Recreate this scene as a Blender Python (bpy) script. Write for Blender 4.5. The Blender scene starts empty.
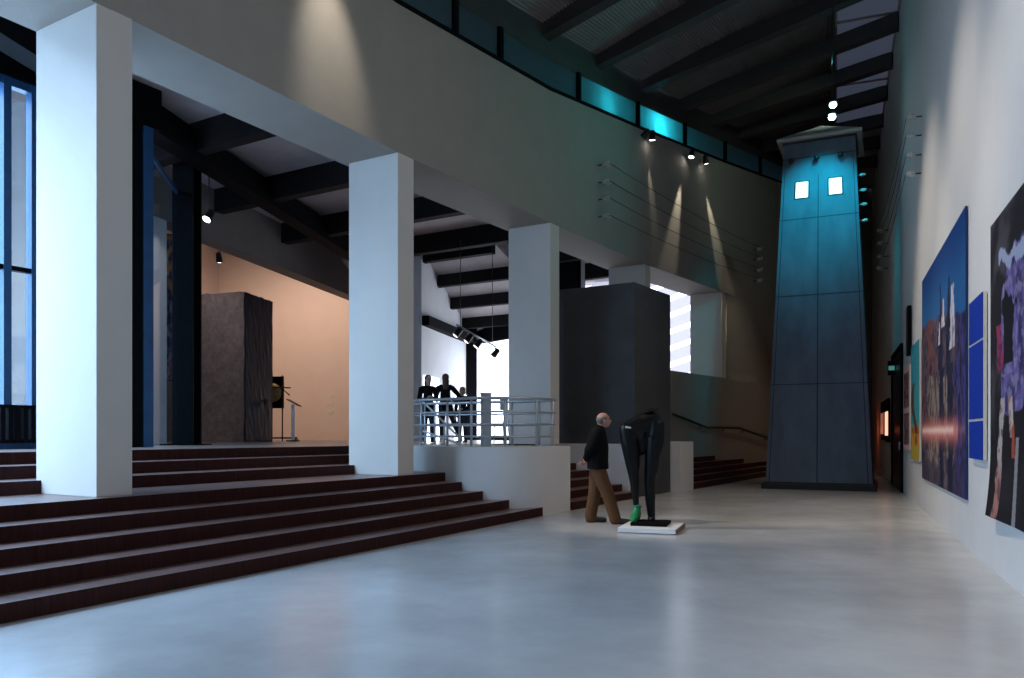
import bpy, bmesh, math, random
from mathutils import Vector, Matrix, Euler
random.seed(7)
S = bpy.context.scene
COL = S.collection
PI = math.pi

# ------------------------------------------------------------------ camera, world, exposure
EYE = 1.45
F = 800.0
HY = 434.0
cd = bpy.data.cameras.new('camera'); cam = bpy.data.objects.new('camera', cd); COL.objects.link(cam)
cd.sensor_width = 36.0; cd.lens = F / 1024 * 36.0
cd.shift_y = (HY - 339.0) / 1024.0
cd.clip_end = 300
cam.location = (0, 0, EYE); cam.rotation_euler = (PI / 2, 0, 0)
S.camera = cam
S.view_settings.view_transform = 'Standard'; S.view_settings.look = 'None'
S.view_settings.gamma = 1.0; S.view_settings.use_curve_mapping = False
S.view_settings.exposure = 0.0
w = bpy.data.worlds.new('world'); S.world = w; w.use_nodes = True
bg = w.node_tree.nodes['Background']
bg.inputs[0].default_value = (0.55, 0.72, 1.0, 1); bg.inputs[1].default_value = 0.5

# ------------------------------------------------------------------ plan frames
C1 = Vector((-4.48, 8.63)); U = Vector((.515, .857)); N = Vector((-.857, .515))
def W(a, d, z=0.0):
    p = C1 + U * a + N * d
    return Vector((p.x, p.y, z))
UANG = math.atan2(U.y, U.x)
R0 = Vector((4.55, 7.1)); RD = Vector((.3742, .9274)); RM = Vector((-.9274, .3742))
def RW(t, z=0.0, off=0.0):
    p = R0 + RD * t + RM * off
    return Vector((p.x, p.y, z))
def rt(x):
    k = (x - 512) / F
    return (k * R0.y - R0.x) / (RD.x - RD.y * k)
def at(x, y, Y):
    return Vector(((x - 512) / F * Y, Y, EYE + (HY - y) / F * Y))
def lerp(pts, a):
    if a <= pts[0][0]: return pts[0][1]
    for (a0, v0), (a1, v1) in zip(pts, pts[1:]):
        if a <= a1: return v0 + (v1 - v0) * (a - a0) / (a1 - a0)
    return pts[-1][1]
WD = [(-14, -.34), (0, 0), (5.26, .126), (10.43, .05), (15.55, -.13), (20.9, -.7), (27.1, -1.35), (31, -1.9)]
SILL = [(-14, 7.3), (0, 8.2), (5.26, 8.55), (10.43, 9.0), (15.55, 9.74), (20.9, 10.36), (27.1, 11.16), (31, 11.6)]
BEAM_Z = 6.1; BEAM_D = 1.19

# ------------------------------------------------------------------ lamps
def look(o, target):
    v = Vector(target) - o.location
    o.rotation_euler = v.to_track_quat('-Z', 'Y').to_euler()
def area(name, loc, target, sx, sy, power, color, spread=PI):
    l = bpy.data.lights.new(name, 'AREA'); l.shape = 'RECTANGLE'; l.size = sx; l.size_y = sy
    l.energy = power; l.color = color; l.spread = spread
    o = bpy.data.objects.new(name, l); COL.objects.link(o); o.location = loc; look(o, target); return o
def spot(name, loc, target, power, color, size=40, blend=.6, rad=.04):
    l = bpy.data.lights.new(name, 'SPOT'); l.energy = power; l.color = color
    l.spot_size = math.radians(size); l.spot_blend = blend; l.shadow_soft_size = rad
    o = bpy.data.objects.new(name, l); COL.objects.link(o); o.location = loc; look(o, target); return o
def point(name, loc, power, color, rad=.05):
    l = bpy.data.lights.new(name, 'POINT'); l.energy = power; l.color = color; l.shadow_soft_size = rad
    o = bpy.data.objects.new(name, l); COL.objects.link(o); o.location = loc; return o

DAY = (.48, .70, 1.0); WARM = (1.0, .80, .60)
# daylight outside the glass front of the hall on the left
area('daylight_facade', W(-5.0, 5.1, 4.0), W(-5.0, 0, 3.4), 16.5, 5.4, 2300, DAY)
# roof light over the near end of that hall
area('daylight_roof_strip', W(-6.5, 2.75, 7.36), W(-6.5, 2.75, 0), 1.0, 12.0, 5600, DAY)
# skylight strip along the right-hand wall
area('daylight_skylight', RW(-3.0, 11.9, .8), RW(-3.0, 0, .8), 1.2, 14.0, 200, (1, .95, .88))

# ------------------------------------------------------------------ materials
def nodes(m):
    m.use_nodes = True
    nt = m.node_tree
    return nt, nt.nodes['Principled BSDF']
def mat(name, col, rough=.6, metal=0.0, var=0.0, scale=4.0, bump=0.0, bscale=40.0, spec=.5, stretch=(1, 1, 1), emit=None, estr=0.0, coat=0.0, rvar=0.0):
    m = bpy.data.materials.new(name); nt, b = nodes(m)
    b.inputs['Base Color'].default_value = (*col, 1); b.inputs['Roughness'].default_value = rough
    b.inputs['Metallic'].default_value = metal; b.inputs['Specular IOR Level'].default_value = spec
    b.inputs['Coat Weight'].default_value = coat
    if emit: b.inputs['Emission Color'].default_value = (*emit, 1); b.inputs['Emission Strength'].default_value = estr
    L = nt.links
    if var or bump or rvar:
        tc = nt.nodes.new('ShaderNodeTexCoord'); mp = nt.nodes.new('ShaderNodeMapping')
        mp.inputs['Scale'].default_value = stretch; mp.inputs['Location'].default_value = (.371, .713, .537)
        L.new(tc.outputs['Object'], mp.inputs['Vector'])
    if var or rvar:
        nz = nt.nodes.new('ShaderNodeTexNoise'); nz.inputs['Scale'].default_value = scale
        nz.inputs['Detail'].default_value = 8; nz.inputs['Roughness'].default_value = .65
        L.new(mp.outputs[0], nz.inputs['Vector'])
    if var:
        rp = nt.nodes.new('ShaderNodeValToRGB')
        rp.color_ramp.elements[0].position = .3; rp.color_ramp.elements[1].position = .7
        rp.color_ramp.elements[0].color = (*[c * (1 - var) for c in col], 1)
        rp.color_ramp.elements[1].color = (*[min(1, c * (1 + var)) for c in col], 1)
        L.new(nz.outputs['Fac'], rp.inputs[0]); L.new(rp.outputs[0], b.inputs['Base Color'])
    if rvar:
        mr = nt.nodes.new('ShaderNodeMapRange'); mr.inputs['To Min'].default_value = rough - rvar; mr.inputs['To Max'].default_value = rough + rvar
        L.new(nz.outputs['Fac'], mr.inputs['Value']); L.new(mr.outputs[0], b.inputs['Roughness'])
    if bump:
        n2 = nt.nodes.new('ShaderNodeTexNoise'); n2.inputs['Scale'].default_value = bscale; n2.inputs['Detail'].default_value = 5
        bp = nt.nodes.new('ShaderNodeBump'); bp.inputs['Strength'].default_value = bump; bp.inputs['Distance'].default_value = .02
        L.new(mp.outputs[0], n2.inputs['Vector']); L.new(n2.outputs['Fac'], bp.inputs['Height']); L.new(bp.outputs[0], b.inputs['Normal'])
    return m
def vcol_mat(name, rough=.55, coat=0.0, spec=.3):
    m = bpy.data.materials.new(name); nt, b = nodes(m)
    at_ = nt.nodes.new('ShaderNodeAttribute'); at_.attribute_name = 'paint'
    nt.links.new(at_.outputs['Color'], b.inputs['Base Color']); b.inputs['Roughness'].default_value = rough
    b.inputs['Coat Weight'].default_value = coat; b.inputs['Specular IOR Level'].default_value = spec
    return m
M = {}
M['wall'] = mat('painted_concrete_wall', (.31, .285, .25), .75, var=.05, scale=1.6, bump=.12, bscale=30)
M['wall_r'] = mat('white_painted_wall', (.70, .685, .66), .7, var=.03, scale=1.2, bump=.05, bscale=40)
M['column'] = mat('white_painted_column', (.64, .60, .545), .65, var=.025, scale=2.0, bump=.05, bscale=50)
M['floor'] = mat('polished_concrete_floor', (.47, .475, .475), .24, var=.13, scale=.8, spec=.5, rvar=.06)
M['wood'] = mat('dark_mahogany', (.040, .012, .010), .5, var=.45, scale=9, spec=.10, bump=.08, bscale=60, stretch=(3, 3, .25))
M['wood_nose'] = mat('pale_step_tread', (.16, .10, .09), .33, var=.25, scale=5, stretch=(1, 1, 1))  # step tops are paler and smoother than the risers
M['platform'] = mat('platform_boards', (.30, .24, .21), .28, var=.2, scale=3, stretch=(1, 6, 1))
M['deck'] = mat('dark_corrugated_deck', (.20, .17, .16), .5, metal=.0, var=.15, scale=2)
M['rafter'] = mat('dark_roof_timber', (.045, .039, .037), .6, var=.25, scale=6, stretch=(1, 1, 4))
M['hall_beam'] = mat('black_stained_beam', (.014, .013, .014), .7, var=.2, scale=6, spec=.1)
M['soffit'] = mat('grey_ceiling_board', (.40, .365, .38), .7, var=.12, scale=1.4)
M['black_steel'] = mat('black_painted_steel', (.004, .0045, .006), .7, var=.2, scale=6, spec=.05)
M['blue_steel'] = mat('blue_painted_mullion', (.012, .075, .19), .4, var=.15, scale=5)
M['rail'] = mat('brushed_rail_steel', (.50, .54, .58), .35, metal=.6, var=.1, scale=12)
M['peach'] = mat('peach_gallery_wall', (.74, .60, .50), .8, var=.03, scale=1.5)
M['stone'] = mat('grey_brown_stone', (.11, .098, .105), .8, var=.3, scale=7, bump=.5, bscale=22)
M['stone_wet'] = mat('polished_black_stone', (.006, .013, .030), .17, var=.3, scale=5, bump=.35, bscale=4.5)
M['block'] = mat('dark_grey_concrete', (.052, .055, .058), .62, var=.22, scale=1.8, bump=.15, bscale=25)
M['tower'] = mat('blue_grey_tower_paint', (.098, .125, .17), .75, var=.2, scale=2.2, bump=.2, bscale=35, stretch=(1, 1, .4))
M['tower_base'] = mat('black_plinth_paint', (.012, .012, .014), .6, var=.2, scale=5)
M['tower_roof'] = mat('grey_roof_slab', (.40, .37, .36), .7, var=.1, scale=3)
M['lit'] = mat('lit_window_pane', (.9, .88, .84), .5, emit=(1, .93, .84), estr=1.05)
M['ceramic'] = mat('glazed_porcelain', (.55, .55, .52), .2, var=.1, scale=20)
M['dark_metal'] = mat('dark_lamp_metal', (.02, .02, .022), .4, metal=.4, var=.1, scale=12)
M['bulb'] = mat('lit_lamp_face', (1, 1, 1), .5, emit=(1, .95, .86), estr=14)
M['bulb_cyan'] = mat('lit_cyan_lamp_face', (.6, 1, 1), .5, emit=(.55, 1, 1), estr=14)
M['lamp_dim'] = mat('dim_lit_lamp_face', (1, 1, 1), .5, emit=(1, .95, .86), estr=2.5)
M['wire'] = mat('dark_wire', (.02, .02, .02), .5, var=.1, scale=10)
M['white'] = mat('white_plinth_paint', (.78, .77, .74), .6, var=.04, scale=6)
M['cream'] = mat('cream_canvas_edge', (.72, .66, .55), .7, var=.06, scale=12)
M['cobalt'] = mat('cobalt_blue_paint', (.003, .035, .33), .7, var=.08, scale=8, spec=.12)
M['sky'] = mat('bright_daylight_pane', (.9, .92, 1), .4, emit=(.84, .90, 1.0), estr=2.6)
M['sky_cross'] = mat('bright_cross_window_pane', (.9, .92, 1), .4, emit=(.86, .90, 1.0), estr=2.6)
M['door'] = mat('dark_teal_door', (.012, .045, .055), .35, var=.15, scale=4)
M['bulk'] = mat('dark_grey_bulkhead', (.20, .18, .175), .75, var=.06, scale=2)
M['plaster'] = mat('cool_white_plaster', (.70, .72, .76), .8, var=.04, scale=2)

def glass(name, tint, rough=.02, mixf=.86):
    m = bpy.data.materials.new(name); m.use_nodes = True; nt = m.node_tree
    for n in list(nt.nodes): nt.nodes.remove(n)
    o = nt.nodes.new('ShaderNodeOutputMaterial'); mx = nt.nodes.new('ShaderNodeMixShader')
    tr = nt.nodes.new('ShaderNodeBsdfTransparent'); gl = nt.nodes.new('ShaderNodeBsdfGlossy')
    tr.inputs[0].default_value = (*tint, 1); gl.inputs[0].default_value = (.8, .9, 1, 1); gl.inputs['Roughness'].default_value = rough
    mx.inputs[0].default_value = 1 - mixf
    nt.links.new(tr.outputs[0], mx.inputs[1]); nt.links.new(gl.outputs[0], mx.inputs[2]); nt.links.new(mx.outputs[0], o.inputs[0])
    return m
M['glass'] = glass('clear_window_glass', (.86, .93, .97))
M['glass_frost'] = mat('frosted_clerestory_glass', (.10, .13, .14), .3)
nt, b = nodes(M['glass_frost']); b.inputs['Transmission Weight'].default_value = .0
def frost():
    m = M['glass_frost']; nt = m.node_tree; b = nt.nodes['Principled BSDF']; o = nt.nodes['Material Output']
    t = nt.nodes.new('ShaderNodeBsdfTranslucent'); t.inputs[0].default_value = (.5, .75, .8, 1)
    mx = nt.nodes.new('ShaderNodeMixShader'); mx.inputs[0].default_value = .6
    nt.links.new(b.outputs[0], mx.inputs[1]); nt.links.new(t.outputs[0], mx.inputs[2]); nt.links.new(mx.outputs[0], o.inputs[0])
frost()

# ------------------------------------------------------------------ mesh helpers
class MB:
    def __init__(s): s.bm = bmesh.new()
    def faces(s, vs, fs, mi=0):
        v = [s.bm.verts.new(p) for p in vs]
        for f in fs:
            try:
                q = s.bm.faces.new([v[i] for i in f]); q.material_index = mi
            except ValueError: pass
        return s
    def hexa(s, p, mi=0):     # 4 bottom, 4 top (same winding)
        return s.faces(p, [(3, 2, 1, 0), (4, 5, 6, 7), (0, 1, 5, 4), (1, 2, 6, 5), (2, 3, 7, 6), (3, 0, 4, 7)], mi)
    def box(s, c, size, rz=0, mi=0, rot=None):
        x, y, z = [q / 2 for q in size]
        R = rot if rot else Matrix.Rotation(rz, 3, 'Z')
        c = Vector(c)
        P = [(-x, -y, -z), (x, -y, -z), (x, y, -z), (-x, y, -z), (-x, -y, z), (x, -y, z), (x, y, z), (-x, y, z)]
        return s.hexa([c + R @ Vector(p) for p in P], mi)
    def prism(s, poly, z0, z1, mi=0):
        n = len(poly)
        a = sum(poly[i][0] * poly[(i + 1) % n][1] - poly[(i + 1) % n][0] * poly[i][1] for i in range(n))
        if a < 0: poly = poly[::-1]
        vs = [(p[0], p[1], z0) for p in poly] + [(p[0], p[1], z1) for p in poly]
        fs = [tuple(range(n - 1, -1, -1)), tuple(range(n, 2 * n))] + [(i, (i + 1) % n, n + (i + 1) % n, n + i) for i in range(n)]
        return s.faces(vs, fs, mi)
    def tube(s, path, r, n=8, mi=0, closed=False):
        path = [Vector(p) for p in path]; m = len(path); rings = []
        rr = r if isinstance(r, (list, tuple)) else [r] * m
        prev = None
        for i, p in enumerate(path):
            if closed: t = path[(i + 1) % m] - path[i - 1]
            else: t = path[min(i + 1, m - 1)] - path[max(i - 1, 0)]
            t.normalize()
            ref = Vector((0, 0, 1)) if abs(t.z) < .95 else Vector((1, 0, 0))
            if prev is not None:
                x = prev - t * prev.dot(t)
                if x.length < 1e-4: x = t.cross(ref)
            else: x = t.cross(ref)
            x.normalize(); y = t.cross(x); prev = x
            rings.append([s.bm.verts.new(p + (x * math.cos(q * 2 * PI / n) + y * math.sin(q * 2 * PI / n)) * rr[i]) for q in range(n)])
        rng = range(m) if closed else range(m - 1)
        for i in rng:
            A, B = rings[i], rings[(i + 1) % m]
            for q in range(n):
                f = s.bm.faces.new((A[q], A[(q + 1) % n], B[(q + 1) % n], B[q])); f.material_index = mi; f.smooth = True
        if not closed:
            s.bm.faces.new(rings[0][::-1]).material_index = mi; s.bm.faces.new(rings[-1]).material_index = mi
        return s
    def lathe(s, prof, base, axis=(0, 0, 1), n=16, mi=0):
        base = Vector(base); q = Vector(axis).normalized().to_track_quat('Z', 'Y')
        rings = []
        for (r, h) in prof:
            rings.append([s.bm.verts.new(base + q @ Vector((r * math.cos(k * 2 * PI / n), r * math.sin(k * 2 * PI / n), h))) for k in range(n)])
        for A, B in zip(rings, rings[1:]):
            for k in range(n):
                f = s.bm.faces.new((A[k], A[(k + 1) % n], B[(k + 1) % n], B[k])); f.smooth = True; f.material_index = mi
        s.bm.faces.new(rings[0][::-1]).material_index = mi; s.bm.faces.new(rings[-1]).material_index = mi
        return s
    def ball(s, c, r, mi=0, rot=None, seg=14):
        r = (r, r, r) if not isinstance(r, (tuple, list)) else r
        Mx = Matrix.Translation(Vector(c)) @ (rot.to_4x4() if rot else Matrix()) @ Matrix.Diagonal((*r, 1))
        g = bmesh.ops.create_uvsphere(s.bm, u_segments=seg, v_segments=max(6, seg // 2 + 1), radius=1, matrix=Mx)
        for v in g['verts']:
            for f in v.link_faces: f.smooth = True; f.material_index = mi
        return s
    def build(s, name, m, parent=None, bevel=0.0, recalc=True):
        if bevel: bmesh.ops.bevel(s.bm, geom=list(s.bm.edges), offset=bevel, segments=2, affect='EDGES', profile=.5)
        if recalc: bmesh.ops.recalc_face_normals(s.bm, faces=list(s.bm.faces))
        me = bpy.data.meshes.new(name); s.bm.to_mesh(me); s.bm.free()
        for q in (m if isinstance(m, (list, tuple)) else [m]): me.materials.append(q)
        o = bpy.data.objects.new(name, me); COL.objects.link(o)
        if parent:
            o.parent = parent
        return o
def tag(o, label=None, cat=None, group=None, kind=None):
    if label: o['label'] = label
    if cat: o['category'] = cat
    if group: o['group'] = group
    if kind: o['kind'] = kind
    return o
def thing(name, label, cat, loc=(0, 0, 0), rz=0, group=None):
    o = bpy.data.objects.new(name, None); COL.objects.link(o); o.empty_display_size = .1
    o.location = loc; o.rotation_euler = (0, 0, rz)
    return tag(o, label, cat, group)
def struct(o): o['kind'] = 'structure'; return o
def dup(root, loc, rz=None, label=None):
    r = root.copy(); COL.objects.link(r); r.location = loc
    if rz is not None: r.rotation_euler = (0, 0, rz)
    if label: r['label'] = label
    for ch in list(root.children):
        c = ch.copy(); COL.objects.link(c); c.parent = r
        for g in list(ch.children):
            d = g.copy(); COL.objects.link(d); d.parent = c
    return r
def blob(name, prims, voxel, m, parent=None, smooth=4):
    """one continuous skin: tapered capsules and ellipsoids fused into a single surface"""
    bm = bmesh.new()
    for p in prims:
        if p[0] == 'e':
            _, c, r, rot = p
            Mx = Matrix.Translation(Vector(c)) @ Euler(rot).to_matrix().to_4x4() @ Matrix.Diagonal((*r, 1))
            bmesh.ops.create_uvsphere(bm, u_segments=20, v_segments=12, radius=1, matrix=Mx)
        else:
            chain = p[1]; fl = p[2] if len(p) > 2 else (1, 1, 1)
            for (a, ra), (b_, rb) in zip(chain, chain[1:]):
                t = bmesh.new()
                for c, r in ((a, ra), (b_, rb)):
                    Mx = Matrix.Translation(Vector(c)) @ Matrix.Diagonal((r * fl[0], r * fl[1], r * fl[2], 1))
                    bmesh.ops.create_uvsphere(t, u_segments=14, v_segments=9, radius=1, matrix=Mx)
                h = bmesh.ops.convex_hull(t, input=list(t.verts))
                bmesh.ops.delete(t, geom=[g for g in set(h['geom_interior']) if isinstance(g, bmesh.types.BMVert)], context='VERTS')
                tm = bpy.data.meshes.new('t'); t.to_mesh(tm); t.free(); bm.from_mesh(tm); bpy.data.meshes.remove(tm)
    me = bpy.data.meshes.new(name); bm.to_mesh(me); bm.free()
    o = bpy.data.objects.new(name, me); COL.objects.link(o)
    r = o.modifiers.new('r', 'REMESH'); r.mode = 'VOXEL'; r.voxel_size = voxel; r.use_smooth_shade = True
    s = o.modifiers.new('s', 'SMOOTH'); s.iterations = smooth; s.factor = .5
    dg = bpy.context.evaluated_depsgraph_get(); dg.update()
    me2 = bpy.data.meshes.new_from_object(o.evaluated_get(dg)); me2.name = name
    o.modifiers.clear(); o.data = me2; bpy.data.meshes.remove(me)
    for pl in me2.polygons: pl.use_smooth = True
    me2.materials.clear(); me2.materials.append(m)
    if parent: o.parent = parent
    return o
def xy(p): return (p.x, p.y)

# ================================================================== SETTING
# floor of the gallery
mb = MB(); mb.prism([(-26, -14), (22, -14), (22, 42), (-26, 42)], -.2, 0)
struct(mb.build('floor', M['floor']))

# right-hand wall, end wall, rear wall
mb = MB(); mb.prism([xy(RW(-16)), xy(RW(31.5)), xy(RW(31.5, 0, -.4)), xy(RW(-16, 0, -.4))], 0, 13.2)
struct(mb.build('wall_right', M['wall_r']))
eL = W(31, -1.9); eR = RW(31.5)
mb = MB(); mb.prism([xy(eL), xy(eR + Vector((.2, 0, 0))), (eR.x + .2, eR.y + .4), (eL.x, eL.y + .9)], 0, 13.2)
struct(mb.build('wall_end', M['wall']))
bL = W(-14, -.34); bR = RW(-16)
mb = MB(); mb.prism([xy(W(-14, 5.5)), xy(bR), xy(bR - Vector((.2, .4, 0))), xy(W(-14.4, 5.5))], 0, 13.2)
struct(mb.build('wall_rear', M['wall']))

# upper wall carried on the columns on the left
def ribbon(mb, aa, z0f, z1f, d0, d1):
    for a0, a1 in zip(aa, aa[1:]):
        P = []
        for zf in (z0f, z1f):
            for (a, dd) in ((a0, d0), (a1, d0), (a1, d1), (a0, d1)):
                P.append(W(a, lerp(WD, a) + dd, zf(a)))
        mb.hexa(P)
AA = [-14, -7, 0, 2.6, 5.26, 7.8, 10.43, 13, 15.55, 18.2, 20.9, 24, 27.1, 31]
mb = MB(); ribbon(mb, AA, lambda a: BEAM_Z, lambda a: lerp(SILL, a), 0, BEAM_D)
bmesh.ops.remove_doubles(mb.bm, verts=list(mb.bm.verts), dist=1e-4)
struct(mb.build('wall_left', M['wall']))
# solid wall below it beyond the last opening, and the low wall under that opening
mb = MB(); ribbon(mb, [21.3, 24, 27.1, 31], lambda a: 0, lambda a: BEAM_Z + .02, .012, BEAM_D)
struct(mb.build('wall_left_end', M['wall']))
mb = MB(); ribbon(mb, [14.2, 15.55, 18.2, 20.9, 24, 27.1, 31], lambda a: 0, lambda a: 3.27, -.12, .3)
struct(mb.build('wall_stair_low', M['wall']))

# columns: blade piers standing on the landing
STEP = .153; LAND = 5 * STEP; PLAT = 8 * STEP
for i, (a, z0) in enumerate([(-10.5, LAND), (-5.25, LAND), (0, LAND), (5.26, LAND), (10.43, PLAT), (15.55, PLAT), (20.9, 3.0)]):
    d = lerp(WD, a); mb = MB(); dp = BEAM_D - .004 if i < 3 else 1.08
    mb.prism([xy(W(a, d + .004)), xy(W(a + .42, d + .004)), xy(W(a + .42, d + dp)), xy(W(a, d + dp))], z0, BEAM_Z + .01)
    struct(mb.build('column', M['column'], bevel=.006))

# steps
SD = [(-14, -2.25), (-1.87, -1.80), (3.1, -1.62), (7.26, -1.46), (11, -1.38), (14.3, -1.55), (24, -1.68), (31, -1.9)]
def flight(name, a0f, a1f, n0, n1, offs, backd):
    """risers n0..n1; each riser and tread is a strip along the wall"""
    for k in range(n0, n1 + 1):
        mb = MB()
        a0, a1 = a0f(k), a1f(k)
        seg = 8
        al = [a0 + (a1 - a0) * q / seg for q in range(seg + 1)]
        z0, z1 = (k - 1) * STEP, k * STEP
        for p, q in zip(al, al[1:]):
            f = lambda a: lerp(SD, a) + offs[k] if offs[k] < 2 else offs[k] - 1.5
            g = lambda a: (lerp(SD, a) + offs[k + 1] if k + 1 in offs and offs[k + 1] < 2 else backd)
            lo = 0 if k == n0 else z0 - STEP
            lo = 0
            mb.hexa([W(p, f(p), lo), W(q, f(q), lo), W(q, backd, lo), W(p, backd, lo), W(p, f(p), z1), W(q, f(q), z1), W(q, backd, z1), W(p, backd, z1)])
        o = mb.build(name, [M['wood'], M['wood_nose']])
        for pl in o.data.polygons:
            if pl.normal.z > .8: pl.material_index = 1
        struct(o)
OFF = {1: 0, 2: .39, 3: .78, 4: 1.17, 5: 1.57}
RET = {1: 7.28, 2: 6.86, 3: 6.60, 4: 6.46, 5: 6.56}
flight('floor_step', lambda k: -13.9, lambda k: RET[k] + .05, 1, 5, OFF, 2.2)
for k, d in ((6, 1.08), (7, 1.6), (8, 2.15)):
    mb = MB(); mb.prism([xy(W(-13.9, d)), xy(W(6.75, d)), xy(W(6.75, 2.6)), xy(W(-13.9, 2.6))], LAND - .1, k * STEP)
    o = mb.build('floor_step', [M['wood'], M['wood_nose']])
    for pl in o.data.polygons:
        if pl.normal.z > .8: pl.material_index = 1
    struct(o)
OFF8 = {k: (k - 1) * .39 for k in range(1, 9)}
flight('floor_step_middle', lambda k: 8.52, lambda k: 11.86, 1, 8, OFF8, 2.2)
OFF7 = {k: (k - 1) * .225 for k in range(1, 8)}
flight('floor_step_far', lambda k: 15.15, lambda k: 30.6 - .9 * k, 1, 7, OFF7, 1.0)

# raised platform of the hall on the left
mb = MB()
mb.prism([xy(W(-13.9, 2.2)), xy(W(6.6, 2.2)), xy(W(8.5, 2.1)), xy(W(24.2, 1.2)), xy(W(24.2, 26)), xy(W(-13.9, 26))], PLAT - .25, PLAT - .002)
struct(mb.build('floor_platform', M['platform']))
# rounded balcony wall
bal = [(6.72, 2.3), (6.68, .8), (6.55, .2), (6.46, -.35), (6.55, -.72), (6.72, -1.0), (7.0, -1.27), (7.35, -1.44), (7.9, -1.44), (8.52, -1.40), (8.52, 2.3)]
def smooth_poly(pts, n=6):
    out = []
    m = len(pts)
    for i in range(m - 1):
        p0 = Vector(pts[max(i - 1, 0)]); p1 = Vector(pts[i]); p2 = Vector(pts[i + 1]); p3 = Vector(pts[min(i + 2, m - 1)])
        for q in range(n):
            t = q / n
            out.append(.5 * ((2 * p1) + (p2 - p0) * t + (2 * p0 - 5 * p1 + 4 * p2 - p3) * t * t + (3 * p1 - p0 - 3 * p2 + p3) * t ** 3))
    out.append(Vector(pts[-1])); return out
bs = smooth_poly(bal[:9]) + [Vector(bal[9]), Vector(bal[10])]
mb = MB(); mb.prism([xy(W(p.x, p.y)) for p in bs], 0, PLAT)
struct(mb.build('wall_balcony', M['wall_r']))
# low plinth wall round the dark block
mb = MB(); mb.prism([xy(W(11.86, -1.18)), xy(W(12.0, -1.18)), xy(W(12.0, 2.3)), xy(W(11.86, 2.3))], 0, PLAT)
struct(mb.build('wall_parapet', M['wall_r']))
mb = MB(); mb.prism([xy(W(14.12, -1.62)), xy(W(15.15, -1.62)), xy(W(15.15, -.1)), xy(W(14.12, -.1))], 0, PLAT + .03)
struct(mb.build('wall_parapet_end', M['wall_r']))
mb = MB(); mb.prism([xy(W(12.0, -1.28)), xy(W(14.1, -1.38)), xy(W(14.1, 1.6)), xy(W(12.0, 1.6))], 0, 4.92)
struct(mb.build('wall_lift_shaft', M['block'], bevel=.012))

# ---- main ceiling: dark corrugated deck on rafters, pale boards along the right wall
TOPL = lambda a: lerp(SILL, a) + .98
ZR = 12.05
def hit_right(p):   # where the line from p along -N meets the right wall (wanted offset o)
    # p - N*s : solve (p - N s - R0) x RD = 0
    q = Vector((p.x, p.y)) - R0
    c = lambda a_, b_: a_.x * b_.y - a_.y * b_.x
    return c(q, RD) / c(N, RD)
st = [-13.5, -9, -4.5, 0, 4.5, 9, 13.5, 18, 22, 26, 29, 30.6]
mb = MB(); nr = 300
grid = []
for a in st:
    p = W(a, lerp(WD, a) + .1); s = hit_right(p) - 1.55
    row = []
    for j in range(nr + 1):
        t = j / nr; q = Vector((p.x, p.y)) - N * (s * t)
        z = TOPL(a) + .42 + (ZR + .42 - TOPL(a) - .42) * t + (.035 if j % 4 in (1, 2) else 0)
        row.append(mb.bm.verts.new((q.x, q.y, z)))
    grid.append(row)
for A, B in zip(grid, grid[1:]):
    for j in range(nr): mb.bm.faces.new((A[j], A[j + 1], B[j + 1], B[j]))
struct(mb.build('ceiling', M['deck'], recalc=False))
mb = MB()
mb.prism([xy(RW(-15.5, 0, 1.62)), xy(RW(31, 0, 1.62)), xy(RW(31, 0, 0)), xy(RW(-15.5, 0, 0))], ZR + .40, ZR + .46)
struct(mb.build('ceiling_strip', M['soffit']))
M['skylight'] = mat('dull_skylight_pane', (.12, .12, .15), .6, var=.1, scale=.8, emit=(.36, .42, .66), estr=.09)
for i in range(9):
    t = -14.5 + 4.2 * i; mb = MB(); mb.prism([xy(RW(t, 0, 1.5)), xy(RW(t + 4.0, 0, 1.5)), xy(RW(t + 4.0, 0, .06)), xy(RW(t, 0, .06))], ZR + .385, ZR + .40)
    if t < 20: struct(mb.build('window_%d' % (70 + i), M['skylight']))
mb = MB(); mb.prism([xy(RW(-15.5, 0, 1.70)), xy(RW(31, 0, 1.70)), xy(RW(31, 0, 1.56)), xy(RW(-15.5, 0, 1.56))], ZR + .12, ZR + .46)
struct(mb.build('trim_ceiling', M['rafter']))
# clerestory strip above the left wall
def a_of_x(x):
    k = (x - 512) / F; lo, hi = -12.0, 31.0
    for _ in range(60):
        m_ = (lo + hi) / 2; p = W(m_, lerp(WD, m_))
        if p.x / p.y < k: lo = m_
        else: hi = m_
    return lo
raf_a = [a_of_x(x) for x in (486, 550, 603, 646, 685, 716, 743, 767)]
d_ = raf_a[1] - raf_a[0]
raf_a = [raf_a[0] - 2.6 * k for k in (5, 4, 3, 2, 1)] + raf_a + [raf_a[-1] + 2.2, raf_a[-1] + 4.4]
for a in raf_a:
    if a < -13 or a > 30.4: continue
    p = W(a, lerp(WD, a) + .9); s = hit_right(p)
    z0 = TOPL(a) - .02
    mb = MB(); q0 = Vector((p.x, p.y)); q1 = q0 - N * (s - .02); hw = U * .15
    zb0, zb1 = z0, ZR
    mb.hexa([Vector((*(q0 - hw), zb0)), Vector((*(q0 + hw), zb0)), Vector((*(q1 + hw), zb1)), Vector((*(q1 - hw), zb1)),
             Vector((*(q0 - hw), zb0 + .4)), Vector((*(q0 + hw), zb0 + .4)), Vector((*(q1 + hw), zb1 + .4)), Vector((*(q1 - hw), zb1 + .4))])
    struct(mb.build('ceiling_beam', M['rafter']))
def strip(mb, a0, a1, z0, z1, d0, d1, n=3):
    aa = [a0 + (a1 - a0) * q / n for q in range(n + 1)]
    ribbon(mb, aa, z0, z1, d0, d1)
mull = [-13.9, -10, -6, -3, 0, 2.6] + [a_of_x(x) for x in (458, 503, 581, 640, 687, 727, 762)] + [28.5, 31]
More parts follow.
